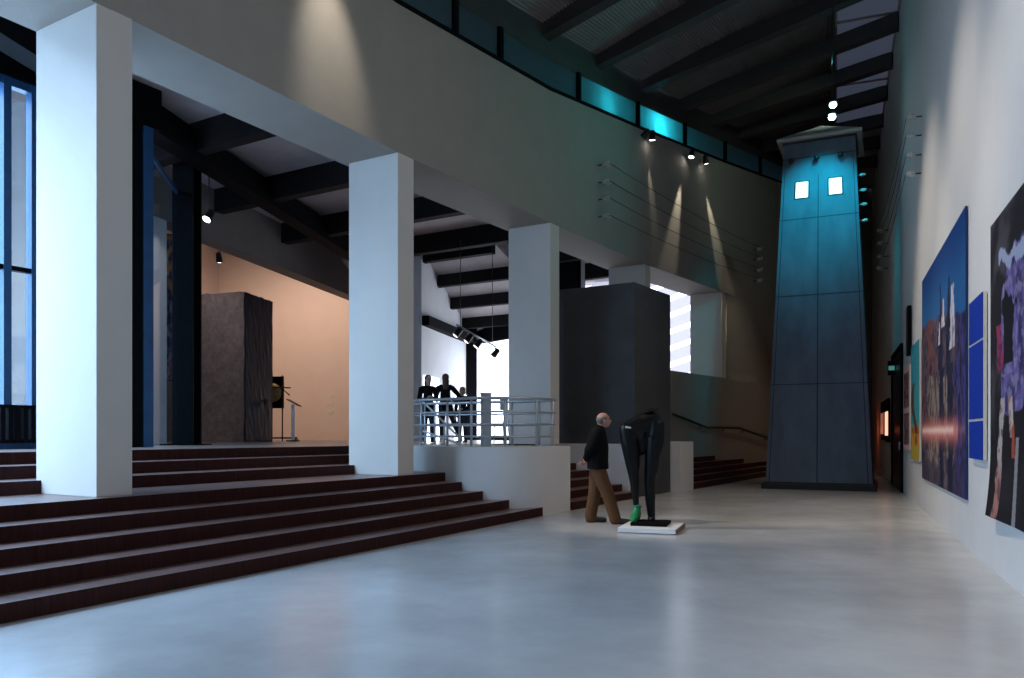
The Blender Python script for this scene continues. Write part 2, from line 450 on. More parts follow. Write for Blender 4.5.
mb = MB(); ribbon(mb, AA, lambda a: lerp(SILL, a) + .72, lambda a: lerp(SILL, a) + 1.5, .1, .42)
struct(mb.build('trim_clerestory_top', M['rafter']))
mb = MB(); ribbon(mb, AA, lambda a: lerp(SILL, a), lambda a: lerp(SILL, a) + .07, -.03, .2)
struct(mb.build('trim_clerestory_sill', M['black_steel']))
for i, (a0, a1) in enumerate(zip(mull, mull[1:])):
    mb = MB(); strip(mb, a0 + .06, a1, lambda a: lerp(SILL, a) + .07, lambda a: lerp(SILL, a) + .72, .10, .12)
    o = struct(mb.build('window_%d' % (i + 1), M['glass_frost']))
    mb = MB(); strip(mb, a0 - .06, a0 + .06, lambda a: lerp(SILL, a) + .05, lambda a: lerp(SILL, a) + .74, .02, .2, 1)
    mb.build('window_frame', M['black_steel'], o)
# cavity behind the clerestory
mb = MB(); ribbon(mb, AA, lambda a: lerp(SILL, a), lambda a: lerp(SILL, a) + 1.5, 1.0, BEAM_D)
struct(mb.build('wall_clerestory_back', M['plaster']))

# ---- hall on the left: roof, back room, glass fronts
HC = 6.9; FD = 4.3; FTOP = 6.75

for a in (-9.9, -6.9, -3.9, -.9, 2.1, 5.1, 8.1, 11.2, 14.3, 17.4, 20.5):
    mb = MB(); s = 4.25 if a < 3.7 else 7.58 + .33 * (a - 5.68) - .3 if a < 13 else {14.3: 6.9, 17.4: 4.4, 20.5: 4.4}[a]
    mb.prism([xy(W(a - .14, BEAM_D - .3)), xy(W(a + .14, BEAM_D - .3)), xy(W(a + .14, s)), xy(W(a - .14, s))], HC, HC + .56)
    struct(mb.build('ceiling_beam_hall', M['hall_beam']))
# the roof dips towards the glass at the far end of the hall
zs = lambda a: HC + .35 - (a - 14.9) * .36
mb = MB(); P = [(14.9, 4.5), (21.4, 4.5), (21.4, 10.5), (14.9, 10.5)]
mb.hexa([W(a, d, zs(a)) for a, d in P] + [W(a, d, max(zs(a) + .1, HC + .56)) for a, d in P]); struct(mb.build('ceiling_hall_low', M['soffit']))
for a in (15.1, 16.5, 17.9, 19.3, 20.7):
    mb = MB(); dd = 7.58 + .33 * (a - 5.68) - 3.4
    P = [(a - .12, 4.5), (a + .12, 4.5), (a + .12, dd + 2), (a - .12, dd + 2)]
    mb.hexa([W(x, d, zs(a) - .34) for x, d in P] + [W(x, d, zs(x) + .02) for x, d in P]); struct(mb.build('ceiling_beam_hall', M['hall_beam']))
def bar(mb, p, q, wd, z0, z1, mi=0):
    p = Vector(p[:2]); q = Vector(q[:2]); t = (q - p).normalized(); n = Vector((-t.y, t.x)) * wd / 2
    mb.prism([p - n, q - n, q + n, p + n], z0, z1, mi); return mb
# longitudinal girder
mb = MB(); bar(mb, (-7.4, 8), (-4.4, 27.5), .4, HC - .12, HC + .4); struct(mb.build('ceiling_girder', M['black_steel']))
# bulkhead over the back room, and its white jamb
BH0 = Vector((-8.05, 17.4)); BD = Vector((.2204, .9754)); BN = Vector((-.9754, .2204))
def BHp(t, o=0): p = BH0 + BD * t + BN * o; return (p.x, p.y)
mb = MB(); bar(mb, BHp(-.4), BHp(13.2), .5, 6.2, HC + .6); struct(mb.build('wall_bulkhead', M['bulk']))
mb = MB(); bar(mb, BHp(-.9), BHp(.5), .5, PLAT - .1, 6.22); struct(mb.build('wall_jamb', M['plaster']))
mb = MB(); bar(mb, BHp(12.6), BHp(13.2), .5, PLAT - .1, 6.22); struct(mb.build('wall_jamb', M['plaster']))
mb = MB(); bar(mb, BHp(-1, 6.6), BHp(20, 6.6), .3, PLAT - .1, 9.9); struct(mb.build('wall_back_room', M['peach']))
mb = MB(); bar(mb, BHp(13.05, -.2), BHp(13.05, 6.6), .3, PLAT - .1, 9.9); struct(mb.build('wall_back_room_side', M['peach']))
mb = MB(); bar(mb, BHp(-.9, 0), BHp(-.9, 6.6), .3, PLAT - .1, 9.9); struct(mb.build('wall_back_room_near', M['peach']))
mb = MB(); mb.prism([BHp(-1, 0), BHp(13.2, 0), BHp(13.2, 6.8), BHp(-1, 6.8)], 9.7, 9.9); struct(mb.build('ceiling_back_room', M['plaster']))

mb = MB(); mb.prism([xy(W(-14, BEAM_D - .02)), xy(W(24.2, 0)), xy(W(24.2, 9)), (-1.62, 32.6), (-3.2, 25.1), BHp(13.2, .2), BHp(-.9, .2), xy(W(3.75, FD + .2)), xy(W(-14, FD + .2))], HC + .55, HC + .75)
struct(mb.build('ceiling_hall', M['soffit']))
# glass front facing the street, parallel to the columns
nwin = 0
posts = [-13.4, -11.6, -9.8, -8.0, -6.2, -4.4, -2.6, -.8, 1.22, 1.62, 2.62]
for i, (a0, a1) in enumerate(zip(posts, posts[1:])):
    nwin += 1
    o = thing('window_%d' % (20 + nwin), None, None, W(a0, FD, PLAT), UANG); struct(o)
    L = a1 - a0
    mb = MB(); mb.box((L / 2, 0, (FTOP - PLAT) / 2), (L - .08, .012, FTOP - PLAT - .1)); mb.build('window_glass', M['glass'], o)
    mb = MB()
    mb.box((0, 0, (FTOP - PLAT) / 2), (.11, .16, FTOP - PLAT)); mb.box((L / 2, 0, .05), (L, .14, .1))
    mb.box((L / 2, 0, FTOP - PLAT - .06), (L, .14, .12)); mb.build('window_frame', M['blue_steel'], o)
    mb = MB(); mb.box((L / 2, -.02, 2.70), (L - .1, .1, .07)); mb.build('window_transom', M['black_steel'], o)
mb = MB(); bar(mb, W(3.41, FD), W(3.60, FD), .22, PLAT, FTOP); struct(mb.build('trim_facade_post', M['blue_steel']))
mb = MB(); bar(mb, W(2.62, FD), W(3.38, FD), .24, PLAT, FTOP); struct(mb.build('trim_facade_post', M['black_steel']))
mb = MB(); bar(mb, W(-13.9, FD), W(3.75, FD), .25, FTOP, HC + .6); struct(mb.build('wall_facade_top', M['black_steel']))
# radiators at the foot of the glass
for i, (a0, a1, lab) in enumerate([(-.7, 2.5, 'black finned radiator at the foot of the blue framed windows')]):
    o = thing('radiator', lab, 'radiator', W(a0, FD - .22, PLAT), UANG)
    mb = MB(); n = 30
    for q in range(n): mb.box(((q + .5) * (a1 - a0) / n, 0, .37), ((a1 - a0) / n * .6, .11, .56))
    mb.box(((a1 - a0) / 2, .0, .63), (a1 - a0, .09, .05)); mb.box(((a1 - a0) / 2, 0, .12), (a1 - a0, .09, .05)); mb.build('fins', M['black_steel'], o)
    for fx in (.15, a1 - a0 - .15):
        mb = MB(); mb.box((fx, 0, .055), (.05, .09, .11)); mb.build('foot', M['black_steel'], o)
# slender black steel column and the glass screen beside it
KB = Vector((-6.66, 16.4))
mb = MB(); mb.box((KB.x, KB.y, (PLAT + HC + .1) / 2), (.1, .42, HC + .1 - PLAT)); mb.box((KB.x - .0, KB.y - .2, (PLAT + HC + .1) / 2), (.42, .05, HC + .1 - PLAT))
mb.box((KB.x, KB.y + .2, (PLAT + HC + .1) / 2), (.42, .05, HC + .1 - PLAT)); mb.box((KB.x, KB.y - .05, PLAT + .012), (.78, .7, .024))
struct(mb.build('column_steel', M['black_steel']))
g0 = W(3.60, FD); g1 = Vector((KB.x - .12, KB.y - .2, 0))
o = struct(thing('window_40', None, None))
mb = MB(); bar(mb, g0, g1, .015, PLAT, 6.3); mb.build('window_glass', M['glass'], o)
mb = MB(); bar(mb, g0, g1, .05, 6.3, 6.38); mb.build('window_frame', M['blue_steel'], o)
# far part of the hall: white wall, black steel post, bright glass
P0 = Vector((-2.95, 25.0)); P1 = Vector((-1.62, 31.0)); P2 = Vector((.6, 27.8)); P3 = Vector((2.2, 25.5))
gq = Vector(BHp(13.2, 0))
mb = MB(); bar(mb, gq, P0, .25, PLAT - .1, HC + .6); bar(mb, P0, P1, .25, PLAT - .1, HC + .6); struct(mb.build('wall_hall_back', M['plaster']))
mb = MB(); mb.box((P1.x + .10, P1.y - .9, 3.3), (.40, .3, 5.0 - .6)); mb.box((P1.x + .10, P1.y - .9, PLAT + .02), (.6, .5, .04)); struct(mb.build('column_steel', M['black_steel']))
mb = MB(); bar(mb, P0 + Vector((.22, 0)), P1 + Vector((.3, -.2)), .3, 4.85, 5.15); bar(mb, P1, P2, .3, 4.86, HC + .6); bar(mb, P2, P3, .3, 4.86, HC + .6); struct(mb.build('trim_hall_beam', M['black_steel']))
o = struct(thing('window_50', None, None))
mb = MB(); bar(mb, P1, P2, .05, PLAT + .12, 4.87); bar(mb, P2, P3, .05, PLAT + .12, 4.87); mb.build('window_glass', M['sky'], o)
mb = MB(); bar(mb, P1, P2, .12, PLAT - .02, PLAT + .12); bar(mb, P2, P3, .12, PLAT - .02, PLAT + .12); mb.build('window_frame', M['black_steel'], o)
# two bright openings in the white wall
dP = (P1 - P0).normalized(); nP = Vector((dP.y, -dP.x))
for i, (s0, s1, z1) in enumerate(((.15, 1.75, 3.3), (3.6, 5.9, 2.9))):
    q0 = P0 + dP * s0 + nP * .14; q1 = P0 + dP * s1 + nP * .14
    mb = MB(); bar(mb, q0, q1, .03, PLAT, z1); struct(mb.build('window_%d' % (51 + i), M['sky']))
# cross wall of bright louvred glass closing the hall
o = struct(thing('window_60', None, None))
mb = MB(); bar(mb, W(24, -.2), W(24, 8), .05, PLAT, HC + .5); mb.build('window_glass', M['sky_cross'], o)
M['slat'] = mat('pale_louvre_slat', (.7, .7, .75), .6)
nt, b = nodes(M['slat']); t_ = nt.nodes.new('ShaderNodeBsdfTranslucent'); t_.inputs[0].default_value = (.40, .40, .45, 1); mx_ = nt.nodes.new('ShaderNodeMixShader'); mx_.inputs[0].default_value = .8
nt.links.new(b.outputs[0], mx_.inputs[1]); nt.links.new(t_.outputs[0], mx_.inputs[2]); nt.links.new(mx_.outputs[0], nt.nodes['Material Output'].inputs[0])
mb = MB()
for q in range(13):
    z = 2.3 + q * .62; p = W(23.7, -.1, z); r = W(23.7, 7.5, z - 2.2)
    mb.faces([p, r, r + Vector((.02, .04, .42)), p + Vector((.02, .04, .42))], [(0, 1, 2, 3)])
mb.build('window_louvre', M['slat'], o)
P4 = W(24, 8)
mb = MB(); bar(mb, P3, P4, .25, PLAT - .1, HC + .6); struct(mb.build('wall_hall_far', M['plaster']))
mb = MB(); mb.prism([xy(W(-14, 2)), xy(W(-14.3, 2)), xy(W(-14.3, FD + .2)), xy(W(-14, FD + .2))], 0, HC + .6); struct(mb.build('wall_hall_near', M['plaster']))

# ================================================================== LAMPS OF THE BUILDING
def fixture(label, loc, aim, bulb='bulb', rod=.22, size=1.0, group='spotlights', rr=.012):
    o = thing('spotlight', label, 'spotlight', loc, 0, group)
    v = (Vector(aim) - Vector(loc)).normalized()
    mb = MB(); mb.lathe([(rr, 0), (rr, rod)], (0, 0, 0), (0, 0, 1), 8); mb.lathe([(.05, rod - .02), (.05, rod)], (0, 0, 0), (0, 0, 1), 12); mb.build('stem', M['dark_metal'], o)
    s = size
    mb = MB(); mb.lathe([(.03 * s, -.13 * s), (.06 * s, -.11 * s), (.075 * s, .06 * s), (.08 * s, .09 * s)], (0, 0, 0), v, 16); mb.build('housing', M['dark_metal'], o)
    mb = MB(); mb.lathe([(.066 * s, .091 * s), (.05 * s, .10 * s)], (0, 0, 0), v, 16); mb.build('lamp_face', M[bulb], o)
    return Vector(loc) + v * .17 * s, v

# wall washers under the clerestory
def wl(x, y, off):
    a = a_of_x(x); p = W(a, lerp(WD, a) - off); z = EYE + (HY - y) / F * p.y
    return Vector((p.x, p.y, z)), a
for x, y, tx, ty, pw, sz, lab in ((645, 136, 652, 200, 10, 18, 'lit spotlight below the brightest teal clerestory pane'),
                                   (685, 154, 664, 300, 75, 22, 'lit spotlight casting the middle of three light streaks down the left wall'),
                                   (699, 160, 730, 310, 85, 20, 'lit spotlight casting the light streak nearest the tower on the left wall')):
    loc, a = wl(x, y, .21)
    a2 = a_of_x(tx); q = W(a2, lerp(WD, a2)); tz = EYE + (HY - ty) / F * q.y
    tgt = Vector((q.x, q.y, tz))
    lp, v = fixture(lab, loc, tgt, rod=.12, size=1.15, group='spotlights under the clerestory')
    spot('lamp_washer', lp, lp + v * 5, pw * 10, (1, .90, .70), sz, .8, .03)
loc, a = wl(633, 134, .35)
fixture('unlit dark spotlight turned to the wall below the clerestory', loc, loc + Vector((-.5, .3, -.5)), 'dark_metal', rod=.12, size=1.15, group='spotlights under the clerestory')
# washer above the frame that lights the wall over the second column
a_ = a_of_x(318); q_ = W(a_, lerp(WD, a_) - .55)
spot('lamp_washer_near', (*xy(W(a_, lerp(WD, a_) - 1.0)), 9.3), W(a_ + .25, lerp(WD, a_), 7.0), 430, (1, .90, .76), 40, 1.0, .12)

# teal lamps over the tower
TL = Vector((6.75, 21.3)); TU = Vector((.906, -.423)); TV = Vector((.423, .906)); TW = 2.6; TIN = .42; TH = 9.2
for (x, y, Y, lab) in ((833, 105, 19.3, 'upper lit teal spotlight above the tower roof'), (832, 117, 18.7, 'lower lit teal spotlight just above the tower roof')):
    loc = at(x, y, Y)
    o = thing('spotlight', lab, 'spotlight', loc, 0, 'teal spotlights at the tower')
    mb = MB(); mb.lathe([(.007, .08), (.007, ZR + .1 - loc.z)], (0, 0, 0), (0, 0, 1), 8); mb.build('stem', M['dark_metal'], o)
    mb = MB(); mb.lathe([(.10, .05), (.09, .09), (.05, .12), (.02, .13)], (0, 0, 0), (0, 0, 1), 16); mb.build('housing', M['dark_metal'], o)
    mb = MB(); mb.ball((0, 0, 0), (.085, .085, .075), seg=20); mb.build('lamp_face', M['bulb_cyan'], o)
    lp = Vector(loc) + Vector((0, .14, -.14))
    spot('lamp_teal', lp, (8.25, 21.6, 6.9), 430, (.002, .52, .70), 72, .8, .06)
point('lamp_teal_glow', (8.05, 19.0, 10.9), 3, (.05, .75, .8), .1)
spot('fill_teal_wall', (7.6, 18.6, 10.2), W(11.5, 0, 8.4), 210, (.10, .75, .70), 85, 1.0, .1)  # unseen teal fill added to tint the left wall green
spot('fill_far_wall', (8.8, 20.0, 11.2), W(24, 0, 8.2), 170, (.62, .85, .72), 75, 1.0, .1)  # added fill without a fixture, lifts the dark far wall
spot('fill_floor_middle', (4.6, 13.0, 11.2), (1.6, 14.2, 0), 420, WARM, 62, 1.0, .2)  # added warm fill, brightens the middle floor and balcony wall
spot('lamp_teal_graze', RW(11.4, 10.6, .55), RW(11.2, 3, .12), 35, (.08, .62, .72), 24, 1.0, .05)
spot('lamp_teal_graze', RW(20.9, 11.2, .5), RW(20.7, 3, .1), 120, (.35, .9, .8), 22, 1.0, .05)
# added teal lights, unseen behind the panes, to make the clerestory glow
for a, pw in ((a_of_x(612), 22), (a_of_x(664), 75)):
    p = W(a, lerp(WD, a) + .6, lerp(SILL, a) + .35); point('fill_clerestory', p, pw, (.05, .75, .85), .12)

# hall lamps
for x, y, Y, lab, aim, pw, sz in ((209, 216, 16.2, 'lit spotlight hanging from the dark girder beside the black steel column', (-6.9, 14.6, 3.6), 120, 60),
                                  (219, 258, 23.0, 'small lit downlight high on the peach room wall', (-8.6, 25, 2), 60, 70)):
    loc = at(x, y, Y)
    lp, v = fixture(lab, loc, aim, rod=.96 if y < 240 else .18, size=1.2, group='spotlights in the raised hall')
    spot('lamp_hall', lp, aim, pw, WARM, sz, .5, .05)
for t, o_, pw in ((8.0, 1.2, 820), (7.5, 4.0, 480)):
    p = BHp(t, o_); q = BHp(13, o_ + .3)
    spot('lamp_back_room', (p[0], p[1], 8.6), (q[0], q[1], 3.0), pw, (1, .74, .60), 105, .9, .15)
p = BHp(2.2, .9); q = BHp(6, 2.6); spot('lamp_stone', (p[0], p[1], 7.6), (q[0], q[1], 3.0), 520, (1, .82, .76), 60, .8, .1)
# warm spot for the light pool on the white jamb
q = BHp(.25, 0); spot('lamp_jamb', (-7.1, 15.6, 6.7), (q[0], q[1], 4.6), 130, (1, .88, .82), 42, .6, .05)
# gallery ceiling spots that light pictures, floor and figure
spot('lamp_figure', (-4.25, 12.5, 6.5), (2.0, 12.45, .9), 1300, (1, .86, .70), 26, .6, .05)
for t in (-4.5, -.5, 3.5, 7.5):
    spot('lamp_picture', RW(t, 10.6, 5.0), RW(t + .3, 2.6, 0), 1350, (1, .88, .76), 52, .9, .1)
spot('lamp_floor', (6.0, 16.0, 11.3), (5.0, 17.0, 0), 800, WARM, 60, .9, .2)
spot('lamp_far_stair', (9.4, 24.0, 11.2), (8.3, 27.2, 3.0), 260, (.92, .92, .70), 40, .9, .1)

# ================================================================== THE TOWER
tw = thing('transformer_tower', 'tall tapering blue grey tower with two lit windows under a low roof', 'tower', (TL.x, TL.y, 0))
TB = .18
def TF(u, h, out=0.0, side=0):
    """point on the tower: side 0 = front (u from left to right), side 1 = right flank (u from front to back)"""
    t = (h - TB) / (TH - TB); i = TIN * t; wd = TW - 2 * i
    if side == 0: p = TU * (i + wd * u) + TV * (i - out)
    else: p = TU * (TW - i + out) + TV * (i + wd * u)
    return Vector((p.x, p.y, h))
mb = MB()
pts = []
for h in (TB, TH):
    t = (h - TB) / (TH - TB); i = TIN * t
    for (a, b_) in ((i, i), (TW - i, i), (TW - i, TW - i), (i, TW - i)):
        p = TU * a + TV * b_; pts.append((p.x, p.y, h))
mb.hexa(pts); mb.build('shaft', M['tower'], tw)
def tquad(mb, u0, u1, h0, h1, out, side=0, lift=.0, mi=0):
    P = [TF(u0, h0, lift, side), TF(u1, h0, lift, side), TF(u1, h1, lift, side), TF(u0, h1, lift, side)]
    Q = [TF(u0, h0, out, side), TF(u1, h0, out, side), TF(u1, h1, out, side), TF(u0, h1, out, side)]
    mb.hexa(P + Q, mi)
M['seam'] = mat('dark_panel_joint', (.028, .038, .052), .7, var=.2, scale=6)
mb = MB()
tquad(mb, .488, .500, TB, TH - .9, .010)
for h in (2.75, 5.1, 7.15): tquad(mb, .0, 1, h, h + .022, .008)
for s in (.03, .955): tquad(mb, s, s + .01, TB, TH - .5, .006)
tquad(mb, 0, 1, TH - .42, TH - .39, .010)
tquad(mb, .5, .512, 0.18, 9, .004, 1)
for h in (2.75, 5.1, 7.15): tquad(mb, 0, 1, h, h + .022, .008, 1)
mb.build('panel_joint', M['seam'], tw)
mb = MB()
for (u0, u1, h0, h1) in ((.06, .485, .3, 2.70), (.505, .95, .3, 2.70), (.06, .485, 2.8, 5.05), (.505, .95, 2.8, 5.05), (.06, .485, 5.16, 7.1), (.505, .95, 5.16, 7.1)):
    tquad(mb, u0, u1, h0, h1, .004)
mb.build('panel', M['tower'], tw)
for u0, u1, h0, h1 in ((.195, .360, 7.72, 8.14), (.635, .800, 7.72, 8.14)):
    mb = MB(); tquad(mb, u0 - .02, u1 + .02, h0 - .03, h1 + .03, .015); fr = mb.build('window_frame', M['seam'], tw)
    mb = MB(); tquad(mb, u0, u1, h0, h1, .022); mb.build('lit_pane', M['lit'], fr)
mb = MB()
Lq = lambda e, h: [(lambda p: (p.x, p.y, h))(TU * a + TV * b_) for a, b_ in ((-e, -e), (TW + e, -e), (TW + e, TW + e), (-e, TW + e))]
mb.hexa(Lq(.10, 0) + Lq(.10, .14)); mb.hexa(Lq(.04, .14) + Lq(.03, TB + .01)); mb.build('plinth', M['tower_base'], tw)
def Rq(e, h): return [(lambda p: (p.x, p.y, h))(TU * a + TV * b_) for a, b_ in ((TIN - e, TIN - e), (TW - TIN + e, TIN - e), (TW - TIN + e, TW - TIN + e), (TIN - e, TW - TIN + e))]
mb = MB(); mb.hexa(Rq(.16, TH + .05) + Rq(.17, TH + .13))
ap = TU * TW / 2 + TV * TW / 2
q = Rq(.17, TH + .13)
mb.faces(q + [(ap.x, ap.y, TH + .70)], [(0, 1, 4), (1, 2, 4), (2, 3, 4), (3, 0, 4)])
mb.build('roof', M['tower_roof'], tw)
mb = MB(); mb.hexa(Rq(-.03, TH - .02) + Rq(.05, TH + .06)); mb.build('eave', M['tower_base'], tw)
def insulator_prof(s): return [(.02 * s, 0), (.05 * s, .01 * s), (.05 * s, .04 * s), (.03 * s, .05 * s), (.065 * s, .07 * s), (.065 * s, .10 * s), (.03 * s, .11 * s), (.05 * s, .13 * s), (.04 * s, .17 * s), (.01 * s, .18 * s)]
for u in (.13, .475, .80):
    p = TF(u, 8.72, 0); n_ = -TV
    mb = MB(); mb.lathe([(.02, 0), (.02, .10)], p, (n_.x, n_.y, 0), 8); mb.lathe(insulator_prof(1.1), p + Vector((n_.x, n_.y, 0)) * .09, (n_.x, n_.y, -.25), 14)
    mb.build('insulator', M['dark_metal'], tw)
for z in (8.2, 7.8, 7.42, 7.0):
    p = TF(.12, z, 0, 1); n_ = TU
    mb = MB(); mb.lathe([(.015, 0), (.015, .08)], p, (n_.x, n_.y, 0), 8); mb.lathe(insulator_prof(.8), p + Vector((n_.x, n_.y, 0)) * .06, (n_.x, n_.y, .1), 12)
    mb.build('insulator', M['ceramic'], tw)

# ================================================================== INSULATORS AND WIRES
def ins_bracket(name, label, p, nrm, along, group, cnt=2, s=1.0, step=.16):
    o = thing(name, label, 'insulator', p, 0, group)
    nrm = Vector((nrm.x, nrm.y, 0)); al = Vector((along.x, along.y, 0))
    mb = MB(); mb.tube([nrm * .006, nrm * .12 * s, nrm * .12 * s + al * step * (cnt - 1) + al * .02], .014 * s, 6); mb.build('bracket', M['dark_metal'], o)
    for k in range(cnt):
        mb = MB(); mb.lathe(insulator_prof(s), nrm * .12 * s + al * step * k, (nrm.x, nrm.y, .15), 12); mb.build('insulator', M['ceramic'], o)
    return Vector(p) + nrm * (.3 * s + .012)
RANK = ['uppermost', 'second from the top', 'third from the top', 'lowest']
G1 = []; G2 = []
for k, y in enumerate((165.5, 183, 200, 217)):
    a = a_of_x(598); d = lerp(WD, a); p = W(a, d); p.z = EYE + (HY - y) / F * p.y
    G1.append(ins_bracket('insulator_bracket', 'porcelain insulators on the left wall near the spotlights, %s of four' % RANK[k], p, -N, U, 'insulators on the left wall', 2, 1.0))
for k, y in enumerate((250, 260, 271, 281)):
    a = a_of_x(753); d = lerp(WD, a); p = W(a, d); p.z = EYE + (HY - y) / F * p.y
    G2.append(ins_bracket('insulator_bracket', 'tiny insulator on the dim wall beside the tower, %s of four' % RANK[k], p, -N, U, 'insulators beside the tower', 1, 1.2))
def wire(label, p, q, sag, group, r=.006):
    pts = [p.lerp(q, t / 16) + Vector((0, 0, -sag * 4 * (t / 16) * (1 - t / 16))) for t in range(17)]
    mb = MB(); mb.tube(pts, r, 5); return tag(mb.build('wire', M['wire']), label, 'wire', group)
for k in range(4):
    wire('thin dark wire strung along the left wall, %s of four' % RANK[k], G1[k], G2[k], .12, 'wires strung along the left wall', .009)
H1 = []; H2 = []
for k, (x, y) in enumerate(((922.5, 116), (922, 135), (922, 154.5), (921.5, 173))):
    t = rt(x); p = RW(t); p.z = EYE + (HY - y) / F * p.y
    H1.append(ins_bracket('insulator_bracket', 'porcelain insulator high on the right wall above the paintings, %s of four' % RANK[k], p, RM, -RD, 'insulators on the right wall', 1, .9))
for k, (x, y) in enumerate(((889, 230), (889, 243), (889, 256), (888.5, 268))):
    t = rt(x); p = RW(t); p.z = EYE + (HY - y) / F * p.y
    H2.append(ins_bracket('insulator_bracket', 'small insulator far along the right wall near the tower, %s of four' % RANK[k], p, RM, -RD, 'far insulators on the right wall', 1, 1.2))
for k in range(4):
    wire('thin dark wire slanting down the right wall, %s of four' % RANK[k], H1[k], H2[k], .3, 'wires strung along the right wall', .007)

# ================================================================== RAILING ON THE BALCONY
rl = thing('balcony_railing', 'grey steel railing with four rails round the balcony by the columns', 'railing', W(7.5, 0, PLAT))
rp = [(8.38, 2.5), (8.38, 1.2), (8.38, -.2), (8.30, -1.1), (8.05, -1.28), (7.4, -1.28), (7.08, -1.12), (6.86, -.82), (6.70, -.4), (6.84, .3), (6.86, .85), (7.0, 1.1), (7.5, 1.75), (8.1, 2.5)]
rs = smooth_poly(rp, 5)
base0 = W(7.5, 0, 0)
RP = [W(p.x, p.y) - base0 for p in rs]
for h, r in ((.86, .028), (.62, .018), (.40, .018), (.18, .018)):
    mb = MB(); mb.tube([p + Vector((0, 0, h)) for p in RP], r, 8, closed=True); mb.build('handrail' if h > .8 else 'rail', M['rail'], rl)
acc = 0; last = None; cum = [0]
for p, q in zip(RP, RP[1:] + RP[:1]): cum.append(cum[-1] + (q - p).length)
n_post = 15
for k in range(n_post):
    s = cum[-1] * (k + .3) / n_post
    i = max(j for j in range(len(RP)) if cum[j] <= s); q = RP[(i + 1) % len(RP)]
    p = RP[i].lerp(q, (s - cum[i]) / max(1e-6, cum[i + 1] - cum[i]))
    mb = MB(); mb.lathe([(.022, 0), (.022, .85)], p, (0, 0, 1), 8); mb.lathe([(.045, 0), (.045, .012)], p, (0, 0, 1), 10); mb.build('post', M['rail'], rl)
hr = thing('stair_handrail', 'slanting pair of steel handrails going down behind the balcony railing', 'handrail', at(440, 447, 15.6))
mb = MB()
for dz in (.86, .28):
    p0 = at(424, 0, 16.2); p1 = at(462, 0, 15.4); h0 = Vector(hr.location)
    a_ = Vector((p0.x, p0.y, PLAT + dz)) - h0; b_ = Vector((p1.x, p1.y, max(PLAT + dz - .75, PLAT + .02))) - h0
    m_ = MB(); m_.tube([a_ - Vector((.1, 0, 0)), a_, b_], .02, 8); m_.build('rail', M['rail'], hr)
for t in (0.02, .55):
    p = Vector((p0.x, p0.y, PLAT)).lerp(Vector((p1.x, p1.y, PLAT)), t) - h0
    m_ = MB(); m_.lathe([(.018, 0), (.018, .86 - .75 * t)], p, (0, 0, 1), 8); m_.build('post', M['rail'], hr)
mb.bm.free()
M['panel_grey'] = mat('grey_metal_panel', (.36, .40, .42), .45, metal=.2, var=.1, scale=4)
pp = at(486, 0, 14.25); pp.z = PLAT
o = thing('steel_bollard', 'wide flat grey steel post standing inside the balcony railing', 'post', pp, UANG - .6)
mb = MB(); mb.box((0, 0, .47), (.17, .10, .94)); mb.build('post', M['panel_grey'], o, bevel=.008)
mb = MB(); mb.box((0, 0, .95), (.19, .12, .02)); mb.build('cap', M['rail'], o)
pp = at(504, 0, 16.6); pp.z = PLAT
o = thing('notice_stand', 'small dark notice panel on a stand behind the balcony railing', 'sign', pp)
mb = MB(); mb.box((0, 0, .86), (.17, .03, .28)); mb.build('panel', M['panel_grey'], o)
mb = MB(); mb.box((0, .02, .40), (.03, .03, .8)); mb.box((0, .02, .01), (.25, .22, .02)); mb.build('stand', M['dark_metal'], o)

# handrail of the far stair
hp = [(x, y) for x, y in ((666, 414), (700, 427.5), (733, 428), (776, 442.5))]
P = []
for x, y in hp:
    a = a_of_x(x); p = W(a, lerp(WD, a) - .12 - .09); P.append(Vector((p.x, p.y, EYE + (HY - y) / F * p.y)))
o = thing('wall_handrail', 'dark handrail bent along the low wall above the far stairs', 'handrail', P[1])
mb = MB(); mb.tube([p - P[1] for p in P], .035, 8); mb.build('rail', M['dark_metal'], o)
for i, t in ((0, .8), (1, .5), (2, .08), (2, .6)):
    p = P[i].lerp(P[i + 1], t) - P[1]; nn = Vector((N.x, N.y, 0))
    mb = MB(); mb.tube([p, p - Vector((0, 0, .09)), p - Vector((0, 0, .1)) + nn * .1], .016, 6); mb.build('bracket', M['dark_metal'], o)

# ================================================================== THE RAISED HALL'S EXHIBITS
def rock(name, poly, z0, z1, m, parent, seed, amp=.03):
    bm = bmesh.new(); rnd = random.Random(seed)
    vs = [bm.verts.new((p[0], p[1], z0)) for p in poly]; f = bm.faces.new(vs)
    r = bmesh.ops.extrude_face_region(bm, geom=[f]); bmesh.ops.translate(bm, verts=[g for g in r['geom'] if isinstance(g, bmesh.types.BMVert)], vec=(0, 0, z1 - z0))
    bmesh.ops.subdivide_edges(bm, edges=list(bm.edges), cuts=14, use_grid_fill=True)
    for v in bm.verts:
        if v.co.z > z0 + .01: v.co += Vector((rnd.uniform(-amp, amp), rnd.uniform(-amp, amp), rnd.uniform(-amp, amp)))
    bmesh.ops.recalc_face_normals(bm, faces=list(bm.faces))
    me = bpy.data.meshes.new(name); bm.to_mesh(me); bm.free(); me.materials.append(m)
    o = bpy.data.objects.new(name, me); COL.objects.link(o); o.parent = parent; return o
s0 = at(164, 0, 23.4); s1 = at(244, 0, 22.6); s2 = at(271, 0, 24.2)
o = thing('stone_block', 'huge grey brown stone slab with a dark polished end in the peach room', 'sculpture', (s1.x, s1.y, PLAT))
q0, q1, q2 = [Vector((v.x - s1.x, v.y - s1.y)) for v in (s0, s1, s2)]
zt = EYE + (HY - 293) / F * 22.8 - PLAT
rock('rough_stone', [q0, q1, q2, q0 + (q2 - q1)], 0, zt, M['stone'], o, 3, .02)
